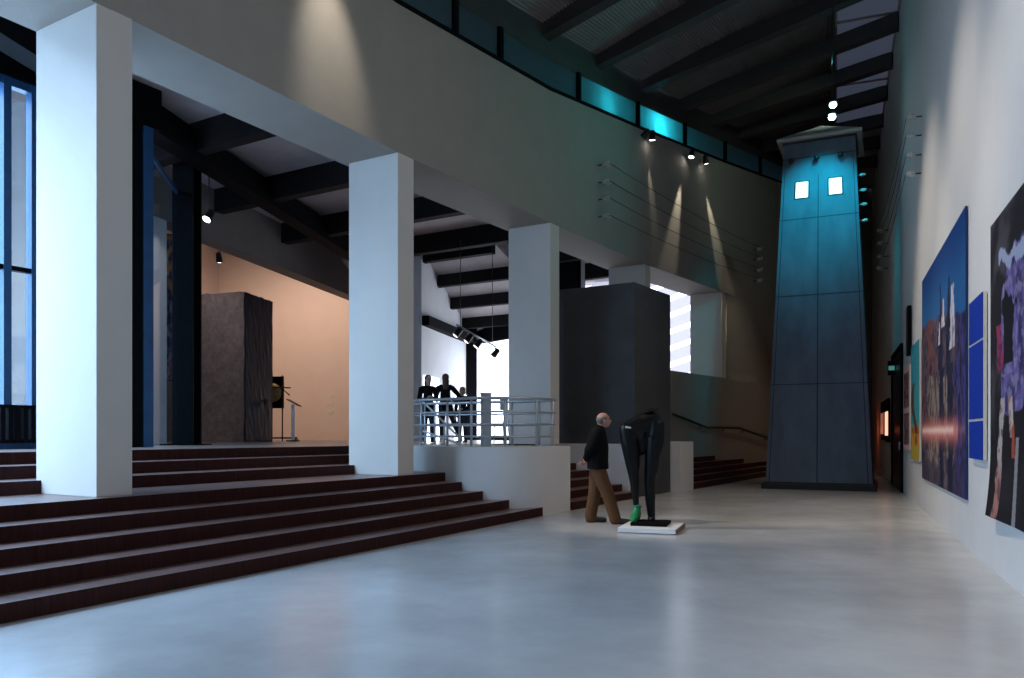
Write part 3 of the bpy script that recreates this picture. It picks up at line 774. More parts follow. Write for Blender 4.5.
nrm = (q2 - q1).normalized(); nr_ = Vector((nrm.y, -nrm.x)) * .05
rock('polished_face', [q1 - nrm * .0 + nr_ * .3, q2 + nr_ * .3, q2 + nr_, q1 + nr_], 0.0, zt - .02, M['stone_wet'], o, 4, .007)
# hanging banner beside the stone
BANNER = vcol_mat('printed_banner')
def lerp3(a, b_, t): return tuple(a[i] + (b_[i] - a[i]) * t for i in range(3))
from mathutils import noise
def fbm(x, y, s=1.0, o_=0): return noise.fractal(Vector((x * s, y * s, o_)), 1.0, 2.0, 5)
def picture(name, fn, origin, ex, ey, nrm, wd, ht, nu, nv, m, parent, off=0.0, warp=None):
    """painted surface: grid with a colour at each vertex"""
    bm = bmesh.new(); lay = bm.verts.layers.float_color.new('paint')
    ex = Vector(ex); ey = Vector(ey); nrm = Vector(nrm); rows = []
    for j in range(nv + 1):
        r = []
        for i in range(nu + 1):
            u, v = i / nu, j / nv; o_ = warp(u, v) if warp else 0
            vv = bm.verts.new(Vector(origin) + ex * (wd * u) + ey * (ht * v) + nrm * (off + o_))
            c = fn(u, v); vv[lay] = (*[max(0, min(1, q)) for q in c], 1); r.append(vv)
        rows.append(r)
    for A, B in zip(rows, rows[1:]):
        for i in range(nu): bm.faces.new((A[i], A[i + 1], B[i + 1], B[i]))
    me = bpy.data.meshes.new(name); bm.to_mesh(me); bm.free(); me.materials.append(m)
    o = bpy.data.objects.new(name, me); COL.objects.link(o); o.parent = parent; return o
def banner_fn(u, v):
    n_ = fbm(u * 2, v * 9, 1.5, 3); c = (.16, .16, .30)
    if n_ > .12: c = (.55, .30, .12) if v > .6 else (.36, .36, .48)
    if n_ < -.18: c = (.05, .05, .12)
    if .72 < v < .9 and abs(u - .45) < .32 + .2 * n_: c = (.75, .45, .14) if n_ > -.05 else (.6, .62, .7)
    if v < .13: c = (.34, .36, .46) if fbm(u * 9, v * 40, 2, 8) > 0 else (.35, .05, .09)
    return c
bp = at(158, 0, 19.2); o = thing('hanging_banner', 'narrow printed banner hanging beside the black steel column', 'banner', (bp.x, bp.y, 0))
zb, zt_ = EYE + (HY - 380) / F * 19.2, EYE + (HY - 233) / F * 19.2
ex = Vector((.8, .6, 0))
picture('banner_cloth', banner_fn, (0, 0, zb), ex, (0, 0, 1), (.6, -.8, 0), .32, zt_ - zb, 16, 70, BANNER, o)
for z in (zt_, zb):
    mb = MB(); mb.tube([Vector((0, 0, z)), ex * .32 + Vector((0, 0, z))], .018, 8); mb.build('banner_rod', M['dark_metal'], o)
for fx in (.03, .29):
    mb = MB(); mb.tube([ex * fx + Vector((0, 0, zt_)), ex * fx + Vector((0, 0, 9.72))], .006, 5); mb.build('cord', M['wire'], o)
# picture on a thin stand, and a lectern
b0 = at(283, 0, 25.6); b0.z = PLAT
o = thing('display_stand', 'thin black stand holding a dark panel with a round gold mask', 'display stand', b0)
px_ = 25.6 / F
mb = MB(); mb.box((-.02, 0, 1.05), (.035, .035, 2.1)); mb.build('pole', M['dark_metal'], o)
mb = MB(); mb.box((-.05, 0, .10), (1.0, .05, .05)); mb.box((-.5, 0, .04), (.05, .3, .08)); mb.box((.42, 0, .04), (.05, .3, .08)); mb.build('base', M['dark_metal'], o)
mb = MB(); mb.box((-.22, .05, 1.56), (.46, .05, 1.02)); mb.build('panel', M['black_steel'], o)
M['gold'] = mat('dull_gold_relief', (.42, .32, .14), .45, metal=.5, var=.4, scale=16)
mb = MB(); mb.lathe([(.30, 0), (.29, .03), (.20, .06), (.05, .075)], (-.34, .02, 1.55), (0, -1, 0), 22); mb.build('mask_disc', M['gold'], o)
mb = MB(); mb.tube([(-.45, -.06, 1.72), (.26, -.06, 1.70)], .022, 8); mb.tube([(.0, -.06, 1.5), (.05, -.06, 1.62), (.23, -.06, 1.46)], .02, 6); mb.build('arm', M['dark_metal'], o)
b0 = at(293, 0, 24.4); b0.z = PLAT
o = thing('lectern', 'slim grey lectern with a tilted reading plate in the peach room', 'lectern', b0)
mb = MB(); mb.box((0, 0, .02), (.34, .3, .04)); mb.build('base', M['dark_metal'], o)
mb = MB(); mb.box((0, 0, .58), (.09, .07, 1.1)); mb.build('post', M['rail'], o)
mb = MB(); mb.box((.03, 0, 1.18), (.42, .34, .03), rot=Euler((0, .5, 0)).to_matrix()); mb.build('reading_plate', M['dark_metal'], o)
# little labels on the peach wall and white marks
for i, (x, y) in enumerate(((330, 396), (330, 404), (330, 412))):
    k = (x - 512) / F
    # on the back wall plane
    b_ = BHp(12.89, 0); t_ = (k * b_[1] - b_[0]) / (BN.x - k * BN.y); p = Vector((*BHp(12.89, t_), EYE))
    p.z = EYE + (HY - y) / F * p.y
    mb = MB(); mb.box((0, 0, 0), (.22, .012, .12)); oo = mb.build('wall_label', M['cream']); oo.location = p; oo.rotation_euler = (0, 0, math.atan2(BN.y, BN.x))
    tag(oo, 'small pale text card on the peach wall, %s of a column of three' % ('topmost', 'middle', 'lowest')[i], 'label card', 'text cards on the peach wall')
# track with lamps under the hall beam
t0 = at(457, 325, 22.5); t1 = at(496, 347, 24.5)
o = thing('lamp_track', 'pale lighting track slanting down before the bright hall window', 'lamp track', t0)
mb = MB(); mb.tube([Vector((0, 0, 0)), t1 - t0], .03, 6); mb.build('rail', M['rail'], o)
for t in (.08, .9):
    p = (t1 - t0) * t; mb = MB(); mb.tube([p, Vector((p.x, p.y, HC + .05 - t0.z))], .01, 5); mb.build('drop_rod', M['dark_metal'], o)
for t, lab in ((.02, 'lamp at the upper end of the pale lighting track'), (.28, 'second lamp along the pale lighting track'), (.52, 'third lamp along the pale lighting track'), (.98, 'dark lamp at the lower end of the pale lighting track')):
    p = t0 + (t1 - t0) * t + Vector((0, 0, -.205)); fixture(lab, p, p + Vector((-.5, -.1, -.6)), 'lamp_dim' if t < .9 else 'dark_metal', rod=.16, size=1.25, group='lamps on the hall track') if 'lamp_dim' in M else None

# ================================================================== PICTURES ON THE RIGHT WALL
PAINT = vcol_mat('oil_paint', .7, spec=.15)
def wallart(name, label, cat, x0, x1, zb, zt, depth, group=None):
    """returns root at the far lower corner; x0 far edge px, x1 near edge px"""
    t0 = rt(x0); t1 = rt(x1) if x1 is not None else None
    o = thing(name, label, cat, RW(t0, zb, .0), 0, group)
    return o, (t0 - t1), zt - zb
EXN = Vector((-RD.x, -RD.y, 0)); NRM = Vector((RM.x, RM.y, 0)); EZ = Vector((0, 0, 1))
def slab(mb, wd, ht, d0, d1, u0=0, v0=0):
    P = []
    for dd in (d0, d1):
        for (u, v) in ((u0, v0), (u0 + wd, v0), (u0 + wd, v0 + ht), (u0, v0 + ht)):
            P.append(EXN * u + EZ * v + NRM * dd)
    mb.hexa(P); return mb
def sstep(a, b_, x):
    t = max(0, min(1, (x - a) / (b_ - a))); return t * t * (3 - 2 * t)
# 1: large blue landscape
def blue_fn(u, v):
    n1 = fbm(u * 6, v * 6, 1, 1); n2 = fbm(u * 14, v * 22, 1, 5); n3 = fbm(u * 34, v * 14, 1, 9)
    ridge = .78 - .13 * u + .035 * n1 + .02 * n3
    c = lerp3((.020, .13, .33), (.004, .045, .20), sstep(.72, 1.0, v))
    if v < ridge:
        c = lerp3((.085, .055, .085), (.018, .016, .04), sstep(-.25, .3, n2))
        if n3 > .15: c = lerp3(c, (.17, .10, .12), .7)
        if n1 > .18 and u < .45: c = lerp3(c, (.22, .07, .05), .6)
        if v < .52 - .1 * u and .20 + .1 * n1 < u < .78 + .1 * n1: c = lerp3((.26, .20, .17), (.07, .05, .055), sstep(-.25, .25, n3 + .4 * n2))
        if u > .84 + .06 * n1: c = lerp3((.07, .06, .20), (.015, .013, .05), sstep(-.2, .25, n3))
        if v < .12 + .05 * n1: c = lerp3(c, (.04, .03, .07), .6)
    for (cx, top, hw) in ((.52, .86, .050), (.70, .84, .055)):      # dark spires with trunks below
        wv = hw * (.22 + .78 * sstep(0, .3, top - v))
        if v < top and abs(u - cx - .02 * n1 - (.03 if v < .5 else 0)) < wv * (1 + .5 * n3): c = lerp3((.010, .012, .035), (.05, .045, .09), max(0, n3))
    for (cx, v0, v1, hw) in ((.585, .66, .78, .030), (.775, .55, .79, .045), (.50, .60, .70, .015)):
        if v0 < v < v1 and abs(u - cx - .01 * n3) < hw * (.6 + .6 * (v1 - v) / (v1 - v0)) + .012 * n2: c = lerp3((.66, .62, .68), (.30, .26, .34), sstep(0, .4, n3))
    wob = .004 * n3
    g = math.exp(-((v - .235 - wob) / .040) ** 2) * (1 if u < .88 else .15)
    c = lerp3(c, (.80, .24, .20), min(1, g * .85))
    g = math.exp(-((v - .24 - wob) / .014) ** 2) * (1 if u < .80 else .1)
    return lerp3(c, (1, .70, .60), g * .9)
o, wd, ht = wallart('painting', 'large blue and purple landscape painting with a glowing pink stripe', 'painting', 924, 968.5, .62, 4.33, .05)
M['navy'] = mat('navy_canvas_edge', (.01, .03, .12), .6, var=.1, scale=8)
mb = MB(); slab(mb, wd, ht, .01, .032); mb.build('canvas_edge', M['navy'], o)
picture('painted_surface', blue_fn, (0, 0, 0), EXN, EZ, NRM, wd, ht, 110, 150, PAINT, o, .034)
# 2: cobalt panels
o, wd, ht = wallart('cobalt_panel_relief', 'cobalt blue canvas of three stacked panels with thick cream side', 'painting', 974, 988, 1.16, 3.02, .2)
mb = MB(); slab(mb, wd, ht, .01, .045); mb.build('box_frame', M['cream'], o)
for v0, v1 in ((.0, .235), (.25, .715), (.73, 1.0)):
    mb = MB(); slab(mb, wd - .005, ht * (v1 - v0) - .0, .046, .054, .0, ht * v0); mb.build('blue_panel', M['cobalt'], o)
# 3: big dark painting with purple cloth
def purple_fn(u, v):
    s_ = u / UV                      # 0 at the far edge, 1 where the photograph cuts it
    n1 = fbm(s_ * 2.2, v * 5, 1, 2); n2 = fbm(s_ * 6, v * 9, 1, 6); n3 = fbm(s_ * 9, v * 26, 1, 16)
    c = lerp3((.020, .017, .022), (.085, .075, .085), sstep(-.1, .45, n1 + (v - .55) * .5))
    c = lerp3(c, (.012, .010, .014), sstep(.45, .25, v) * .8)
    lb = .44 + .05 * n2 + .25 * sstep(.70, .84, v)
    if .36 + .05 * n1 < v < .85 + .03 * n2 and lb - .14 * sstep(.55, .7, v) * 0 < s_:
        c = lerp3((.20, .15, .40), (.055, .04, .14), sstep(-.3, .25, n2 + .3 * n3))
        if n3 > .14: c = lerp3(c, (.42, .36, .60), .6)
    if abs(v - .84 - .03 * n2 + .05 * (s_ - .6)) < .022 and .34 < s_ < 1.4: c = (.46, .50, .68)
    if .50 < v < .72 + .04 * n2 and abs(s_ - .70 - .10 * n1) < .17 + .08 * n2: c = (.010, .009, .014)
    if .47 < v < .64 and abs(s_ - .36 - .08 * n1) < .10 * sstep(.47, .52, v) + .04 * n2: c = lerp3((.42, .05, .14), (.18, .03, .09), sstep(-.1, .3, n3))
    if .27 < v < .40 and abs(s_ - .78 + .5 * (v - .34)) < .07 + .03 * n2: c = lerp3((.72, .55, .48), (.40, .22, .18), sstep(-.05, .3, n3))
    if .21 < v < .31 and abs(s_ - .86) < .05 + .03 * n2: c = (.52, .10, .05)
    e = .50 - .62 * (.40 - v)        # pale sleeve falling to the lower far corner
    if .0 < v < .40 and abs(s_ - e) < .085 + .05 * n2:
        c = lerp3((.55, .24, .20), (.60, .52, .50), sstep(.10, .24, v)); c = lerp3(c, (.22, .10, .10), sstep(0, .3, n3))
    if v < .27 and abs(s_ - 1.0 + .5 * (.27 - v)) < .05: c = (.36, .33, .34)
    return tuple(q * .72 for q in c)
UV = (rt(996) - rt(1024)) / (rt(996) - rt(1110))
t0 = rt(996); o = thing('painting', 'big dark painting of a figure in purple cloth, nearest the camera', 'painting', RW(t0, .60, 0))
wd = t0 - rt(1110); ht = 3.02
bow = lambda u, v: .05 * max(0, 1 - v * 4) ** 2 * max(0, 1 - u * 3)
picture('painted_surface', purple_fn, (0, 0, 0), EXN, EZ, NRM, wd, ht, 230, 190, PAINT, o, .05, bow)
mb = MB(); slab(mb, wd, ht, .012, .04); mb.build('canvas_edge', M['black_steel'], o)
# 4: turquoise and orange painting
def turq_fn(u, v):
    n1 = fbm(u * 5, v * 9, 1, 12)
    c = lerp3((.04, .36, .40), (.03, .24, .33), v)
    if v < .30 + .05 * n1: c = (.62, .30, .05) if n1 > -.1 else (.35, .08, .02)
    if v < .12: c = (.50, .36, .05)
    if .22 < v < .66 and abs(u - .45 - .25 * math.sin(v * 9)) < .16 + .08 * n1: c = (.10, .05, .03)
    return c
o, wd, ht = wallart('painting', 'narrow turquoise painting with an orange ground left of the blue landscape', 'painting', 913.5, 922, .92, 3.30, .04)
mb = MB(); slab(mb, wd, ht, .01, .045); mb.build('canvas_edge', M['cream'], o)
picture('painted_surface', turq_fn, (0, 0, 0), EXN, EZ, NRM, wd, ht, 30, 60, PAINT, o, .048)
# 5: framed pair
def pair_fn(u, v):
    n1 = fbm(u * 7, v * 12, 1, 22); w_ = .08
    if u < .12 or u > .88 or v < .06 or v > .94 or abs(v - .48) < .03: return (.70, .48, .44)
    return lerp3((.35, .16, .16), (.06, .04, .05), sstep(-.25, .25, n1))
o, wd, ht = wallart('framed_pictures', 'two dark pictures one above the other in a pale pink frame', 'picture', 906, 912.6, 1.10, 2.96, .05)
mb = MB(); slab(mb, wd, ht, .01, .055); mb.build('frame', M['cream'], o)
picture('picture_sheet', pair_fn, (0, 0, 0), EXN, EZ, NRM, wd, ht, 30, 60, PAINT, o, .058)
# 6: loudspeaker
o, wd, ht = wallart('loudspeaker', 'black upright loudspeaker box high on the wall above the framed pictures', 'loudspeaker', 910.6, 912.6, 3.18, 4.25, .2)
mb = MB(); slab(mb, .42, ht, .02, .09); mb.build('cabinet', M['black_steel'], o)
mb = MB(); slab(mb, .36, ht - .08, .09, .10, .03, .04); mb.build('grille', M['dark_metal'], o)
mb = MB(); slab(mb, .1, .1, .005, .03, .15, ht / 2); mb.build('bracket', M['dark_metal'], o)
# 7: door with sign box
t0 = rt(893.5); t1 = rt(903); o = thing('door_1', None, None, RW(t0, 0, 0)); struct(o)
wd = t0 - t1; ht = 3.55
mb = MB(); slab(mb, wd, ht, .0, .02); mb.build('door_leaf', M['door'], o)
mb = MB(); slab(mb, .14, ht, .0, .06, -.1); slab(mb, .14, ht, 0, .06, wd - .04); slab(mb, wd + .2, .14, 0, .06, -.1, ht); mb.build('door_frame', M['black_steel'], o)
mb = MB(); slab(mb, .05, .2, .02, .07, wd - .5, 1.05); mb.build('door_handle', M['rail'], o)
M['sign_teal'] = mat('pale_teal_sign', (.2, .45, .42), .4, emit=(.2, .55, .5), estr=.25)
o = thing('sign_box', 'small pale teal sign box jutting out above the dark door', 'sign', RW(t0 - wd * .35, 3.05, 0))
mb = MB(); slab(mb, .05, .40, .03, .22); mb.build('box', M['black_steel'], o)
mb = MB(); slab(mb, .012, .12, .05, .20, .05, .14); mb.build('sign_face', M['sign_teal'], o)
# 8: small glowing pictures
M['glow'] = mat('glowing_pink_screen', (.9, .5, .4), .4, emit=(1, .45, .30), estr=1.6)
M['glow_dim'] = mat('dim_glowing_screen', (.4, .2, .15), .4, emit=(1, .35, .22), estr=.25)
for (x0, x1, zb, zt_, m_, lab) in ((882.5, 885.8, 1.25, 2.55, 'glow_dim', 'dim framed glowing screen, farther of two beyond the dark door'), (887, 890.5, 1.2, 2.55, 'glow', 'bright pink glowing screen just beyond the dark door')):
    t0, t1 = rt(x0), rt(x1); o = thing('lit_screen', lab, 'screen', RW(t0, zb, 0), 0, 'glowing screens beyond the door'); wd = t0 - t1; ht = zt_ - zb
    mb = MB(); slab(mb, wd, ht, .005, .06); mb.build('frame', M['black_steel'], o)
    mb = MB(); slab(mb, wd - .3, ht * .55, .06, .07, .15, ht * .15); mb.build('screen_face', M[m_], o)
pr = RW(rt(878), 1.6, .5); point('lamp_red', pr, 4, (1, .16, .06), .1)
# small socket low on the right wall
o = thing('wall_socket', 'tiny pale socket low on the right wall under the blue landscape', 'socket', RW(rt(921), .42, 0))
mb = MB(); slab(mb, .09, .09, 0, .015); mb.build('cover_plate', M['cream'], o)

# ================================================================== PEOPLE AND THE FIGURE
SKIN = mat('warm_skin', (.50, .25, .18), .55, var=.08, scale=20)
SKIN_D = mat('pale_skin', (.46, .27, .21), .55, var=.06, scale=20)  # skin tone of the women and child
HAIR_G = mat('grey_cropped_hair', (.16, .15, .15), .8, var=.35, scale=60, bump=.3, bscale=90)
HAIR_B = mat('brown_long_hair', (.085, .038, .022), .6, var=.35, scale=25, bump=.3, bscale=60, stretch=(1, 1, .15))
HAIR_F = mat('fair_hair', (.26, .15, .075), .6, var=.3, scale=25, bump=.3, bscale=60, stretch=(1, 1, .2))
JACKET = mat('black_wool_jacket', (.007, .007, .007), .9, var=.3, scale=18, spec=.1, bump=.2, bscale=60)
CORD = mat('brown_corduroy', (.105, .040, .008), .8, var=.22, scale=14, bump=.2, bscale=50, stretch=(4, 4, .5))
SHOE = mat('dark_leather_shoe', (.018, .016, .018), .4, var=.2, scale=20)
DENIM = mat('dark_leggings', (.012, .013, .020), .8, var=.2, scale=20)
EYE_M = mat('dark_eye', (.02, .015, .012), .2, var=.1, scale=9)
def c_(*pts): return ('c', [(tuple(p[:3]), p[3]) for p in pts])
def e_(c, r, rot=(0, 0, 0)): return ('e', c, r, rot)
def hand(root_, dirv, palm_n, side, s=1.0, curl=.5):
    """palm, four fingers of unequal length bent at the knuckles and a thumb off the side of the palm"""
    d = Vector(dirv).normalized(); n = Vector(palm_n); n = (n - d * n.dot(d)).normalized(); x = d.cross(n) * side
    r = Vector(root_); out = []
    pm = r + d * .05 * s
    out.append(c_((*(r), .022 * s), (*(r + d * .045 * s + x * .012 * s), .024 * s), (*(r + d * .085 * s + x * .014 * s), .019 * s)))
    out.append(c_((*(r + d * .05 * s - x * .014 * s), .020 * s), (*(r + d * .085 * s - x * .018 * s), .017 * s)))
    for k, ln in enumerate((.072, .080, .074, .058)):
        b = r + d * .085 * s + x * (.027 - .018 * k) * s
        k1 = b + (d * math.cos(curl * .6) + n * math.sin(curl * .6)) * ln * .45 * s
        k2 = k1 + (d * math.cos(curl * 1.6) + n * math.sin(curl * 1.6)) * ln * .32 * s
        k3 = k2 + (d * math.cos(curl * 2.4) + n * math.sin(curl * 2.4)) * ln * .25 * s
        out.append(c_((*b, .0098 * s), (*k1, .0092 * s), (*k2, .0085 * s), (*k3, .0075 * s)))
    b = r + d * .02 * s + x * .026 * s
    t1 = b + (d * .7 + x * .55 + n * .35).normalized() * .038 * s; t2 = t1 + (d * .85 + x * .1 + n * .5).normalized() * .032 * s
    out.append(c_((*b, .013 * s), (*t1, .011 * s), (*t2, .0088 * s)))
    return out
def head(cx, cy, cz, yaw, s=1.0, pitch=0.0):
    """skull, jaw, nose, brow, lips, ears; facing +x turned by yaw"""
    Rm = Matrix.Rotation(yaw, 3, 'Z') @ Matrix.Rotation(-pitch, 3, 'Y'); C = Vector((cx, cy, cz))
    P = lambda x, y, z: tuple(C + Rm @ Vector((x * s, y * s, z * s)))
    eu = Rm.to_euler()
    E = lambda x, y, z, a, b_, c: e_(P(x, y, z), (a * s, b_ * s, c * s), tuple(eu))
    pr = [E(-.012, 0, .025, .098, .077, .098), E(.022, 0, -.035, .072, .062, .085), E(.040, 0, -.085, .040, .040, .032),
          c_((*P(.082, 0, .018), .010 * s), (*P(.107, 0, -.022), .014 * s), (*P(.088, 0, -.032), .012 * s)),
          E(.072, 0, .034, .022, .056, .012), E(.086, 0, -.058, .013, .026, .008), E(.084, 0, -.070, .012, .023, .008),
          E(.060, .045, -.018, .026, .022, .022), E(.060, -.045, -.018, .026, .022, .022)]
    for y in (.076, -.076): pr.append(E(-.008, y, -.008, .022, .010, .033))
    return pr, P, E
def eyes(P, s, parent):
    for y in (.031, -.031):
        mb = MB(); mb.ball(P(.081, y, .012), .011 * s); mb.build('eye', EYE_M, parent)

def cut_below(o, z):
    bm = bmesh.new(); bm.from_mesh(o.data)
    bmesh.ops.bisect_plane(bm, geom=list(bm.verts) + list(bm.edges) + list(bm.faces), plane_co=(0, 0, z), plane_no=(0, 0, 1), clear_inner=True)
    ed = [e for e in bm.edges if e.is_boundary]
    if ed: bmesh.ops.holes_fill(bm, edges=ed, sides=0)
    bm.to_mesh(o.data); bm.free(); return o
# ---- the man in the brown trousers
mY = 13.02; mx = (601.5 - 512) / F * mY
man = thing('person', 'man in black jacket and brown corduroy trousers, hands clasped behind his back, facing the sculpture', 'person', (mx, mY, 0), -.12); man.scale = (1.07, 1.05, 1.0)
hp_, P, E = head(.035, -.0, 1.675, .25, 1.0, .10)
handR = hand((-.235, -.05, 1.02), (-.18, .8, -.5), (-.9, 0, .2), 1, 1.0, .75)
handL = hand((-.265, .06, 1.0), (-.25, -.8, -.35), (-.9, 0, .2), -1, 1.0, .75)
body = hp_ + [c_((-.045, 0, 1.48, .075), (-.012, 0, 1.60, .058)),
    ('c', [((-.06, 0, 1.42), .115), ((-.05, 0, 1.18), .125), ((-.06, 0, .98), .12)], (1, 1.3, 1)),
    c_((-.06, -.17, 1.44, .06), (-.17, -.245, 1.20, .045), (-.235, -.06, 1.03, .028)),
    c_((-.06, .17, 1.44, .06), (-.17, .245, 1.20, .045), (-.265, .07, 1.01, .028)),
    c_((-.05, -.09, .92, .085), (.095, -.10, .50, .055), (.20, -.11, .10, .04)),
    c_((-.06, .09, .92, .085), (-.10, .10, .50, .055), (-.17, .11, .10, .04)),
    c_((.20, -.11, .07, .035), (.35, -.125, .04, .03)), c_((-.17, .11, .07, .035), (-.03, .12, .04, .03))] + handR + handL
blob('body', body, .0072, SKIN, man, 3)
eyes(P, 1.0, man)
# cropped hair round the back and sides, bald crown
blob('hair', [E(-.036, 0, .012, .082, .080, .070), E(-.015, .062, .022, .050, .022, .045), E(-.015, -.062, .022, .050, .022, .045), E(-.055, 0, -.030, .050, .060, .05)], .008, HAIR_G, man, 3)
jk = blob('jacket', [('c', [((-.065, 0, 1.44), .138), ((-.055, 0, 1.22), .168), ((-.06, 0, 1.02), .168), ((-.055, 0, .92), .168)], (1, 1.40, 1)),
    c_((-.05, -.10, 1.50, .07), (-.06, -.185, 1.45, .090), (-.175, -.26, 1.20, .078), (-.225, -.105, 1.05, .048)),
    c_((-.05, .10, 1.50, .07), (-.06, .185, 1.45, .085), (-.175, .26, 1.20, .068), (-.245, .12, 1.04, .048)),
    c_((-.045, 0, 1.49, .09), (-.028, 0, 1.555, .072)), c_((-.06, -.14, 1.49, .07), (-.06, .14, 1.49, .07))], .010, JACKET, man, 4)
cut_below(jk, .885)
blob('trousers', [('c', [((-.055, 0, 1.0), .125), ((-.06, 0, .90), .132)], (1, 1.2, 1)),
    c_((-.055, -.085, .90, .125), (.01, -.095, .70, .112), (.095, -.10, .48, .100), (.195, -.11, .12, .090), (.205, -.11, .075, .092)),
    c_((-.06, .085, .90, .125), (-.085, .095, .70, .112), (-.105, .10, .48, .100), (-.165, .11, .12, .092), (-.16, .11, .075, .094))], .010, CORD, man, 4)
for (x, y, yaw) in ((.22, -.11, -.1), (-.17, .11, .1)):
    mb_ = [c_((x - .03, y, .052, .042), (x + .07, y + yaw * .1, .050, .050), (x + .21, y + yaw * .2, .042, .042)), ('c', [((x - .04, y, .012), .035), ((x + .21, y + yaw * .2, .012), .036)], (1, 1.1, .33))]
    blob('shoe', mb_, .008, SHOE, man, 2)

# ---- the headless black figure on its plate
BRONZE = mat('glossy_black_bronze', (.0045, .0045, .005), .36, var=.4, scale=10, bump=.45, bscale=11, spec=.2)
M['shoe_teal'] = mat('teal_shoe_collar', (.01, .16, .14), .35, var=.3, scale=9)
GREEN = mat('bright_green_shoe', (.015, .30, .085), .3, var=.55, scale=7)
sY = 12.35; sx = (650 - 512) / F * sY; m_px = sY / F
fig = thing('headless_figure_sculpture', 'black headless bent figure on two legs with one green shoe, on a dark plate', 'sculpture', (sx, sY, .12))
def q_(x, y, r, dy=0.0): return ((x - 650) * m_px, dy, EYE + (HY - y) * m_px - .12, r)
blob('figure', [c_(q_(652, 417, .09), q_(640, 422, .13), q_(627, 430, .115)),
    c_(q_(655, 418, .09), q_(656, 428, .13), q_(654.5, 446, .12, -.01)),
    c_(q_(640, 424, .13, .04), q_(652, 426, .14, .05)),
    c_(q_(626.5, 430, .12), q_(629, 445, .125, -.02), q_(631.5, 462, .105, -.03), q_(634, 480, .075, -.03), q_(635.3, 495, .055, -.02), q_(636, 507, .042, -.02)),
    c_(q_(655, 440, .135), q_(651.5, 460, .115, .0), q_(650.2, 480, .098, .02), q_(650.5, 500, .078, .02), q_(651.5, 514, .062, .02), q_(652, 518, .058, .02)),
    c_(q_(634, 440, .10, .02), q_(640, 434, .12, .03), q_(641, 444, .09, .03), q_(640.5, 453, .05, .03)), c_(q_(631, 440, .13), q_(633.5, 466, .10, -.02)), c_(q_(654, 440, .14), q_(651.5, 470, .115)), c_(q_(659, 425, .085, -.05), q_(660.5, 442, .05, -.06), q_(657, 458, .04, -.05)),
    c_(q_(651, 518.5, .055, .0), q_(650, 519, .048, -.12))], .014, BRONZE, fig, 4)
mb = MB(); mb.lathe([(.10, 0), (.125, .015), (.12, .035), (.09, .045)], Vector(q_(651, 411.5, 0)[:3]), (-.22, -.1, 1), 20); mb.build('collar', BRONZE, fig)
mb = MB(); mb.box(Vector(q_(627, 427.5, 0, -.112)[:3]), (.085, .012, .03), rot=Euler((.35, .2, 0)).to_matrix()); mb.build('glint_patch', M['white'], fig)  # white patch added for a glint on the glossy shoulder
blob('green_shoe', [c_(q_(637, 507, .058, -.02), q_(636, 513, .062, -.03), q_(632.8, 517.5, .058, -.12), q_(631.5, 519, .046, -.17)), c_(q_(638.5, 513, .045, 0), q_(638.5, 519.0, .03, .02))], .009, GREEN, fig, 3)
mb = MB(); mb.lathe([(.060, 0), (.068, .012), (.066, .03)], Vector(q_(637, 507.5, 0, -.02)[:3]), (.1, .1, 1), 16); mb.build('shoe_collar', M['shoe_teal'], fig)
mb = MB(); mb.box((-.02, -.20, -.02), (.54, .58, .045), -.30); mb.build('plate', M['black_steel'], fig, bevel=.006)
pl = thing('plinth', 'low white plinth slab on the floor under the black figure', 'plinth', (sx - .02, sY - .28, 0), -.34)
mb = MB(); mb.box((0, 0, .044), (.84, .98, .066)); mb.build('slab', M['white'], pl, bevel=.005)
mb = MB(); mb.box((0, 0, .006), (.78, .9, .012)); mb.build('base_batten', M['cream'], pl)
M['raw_wood'] = mat('raw_board_edge', (.22, .16, .11), .7, var=.2, scale=12)
mb = MB(); mb.box((.427, 0, .042), (.012, .96, .058)); mb.build('end_board', M['raw_wood'], pl)

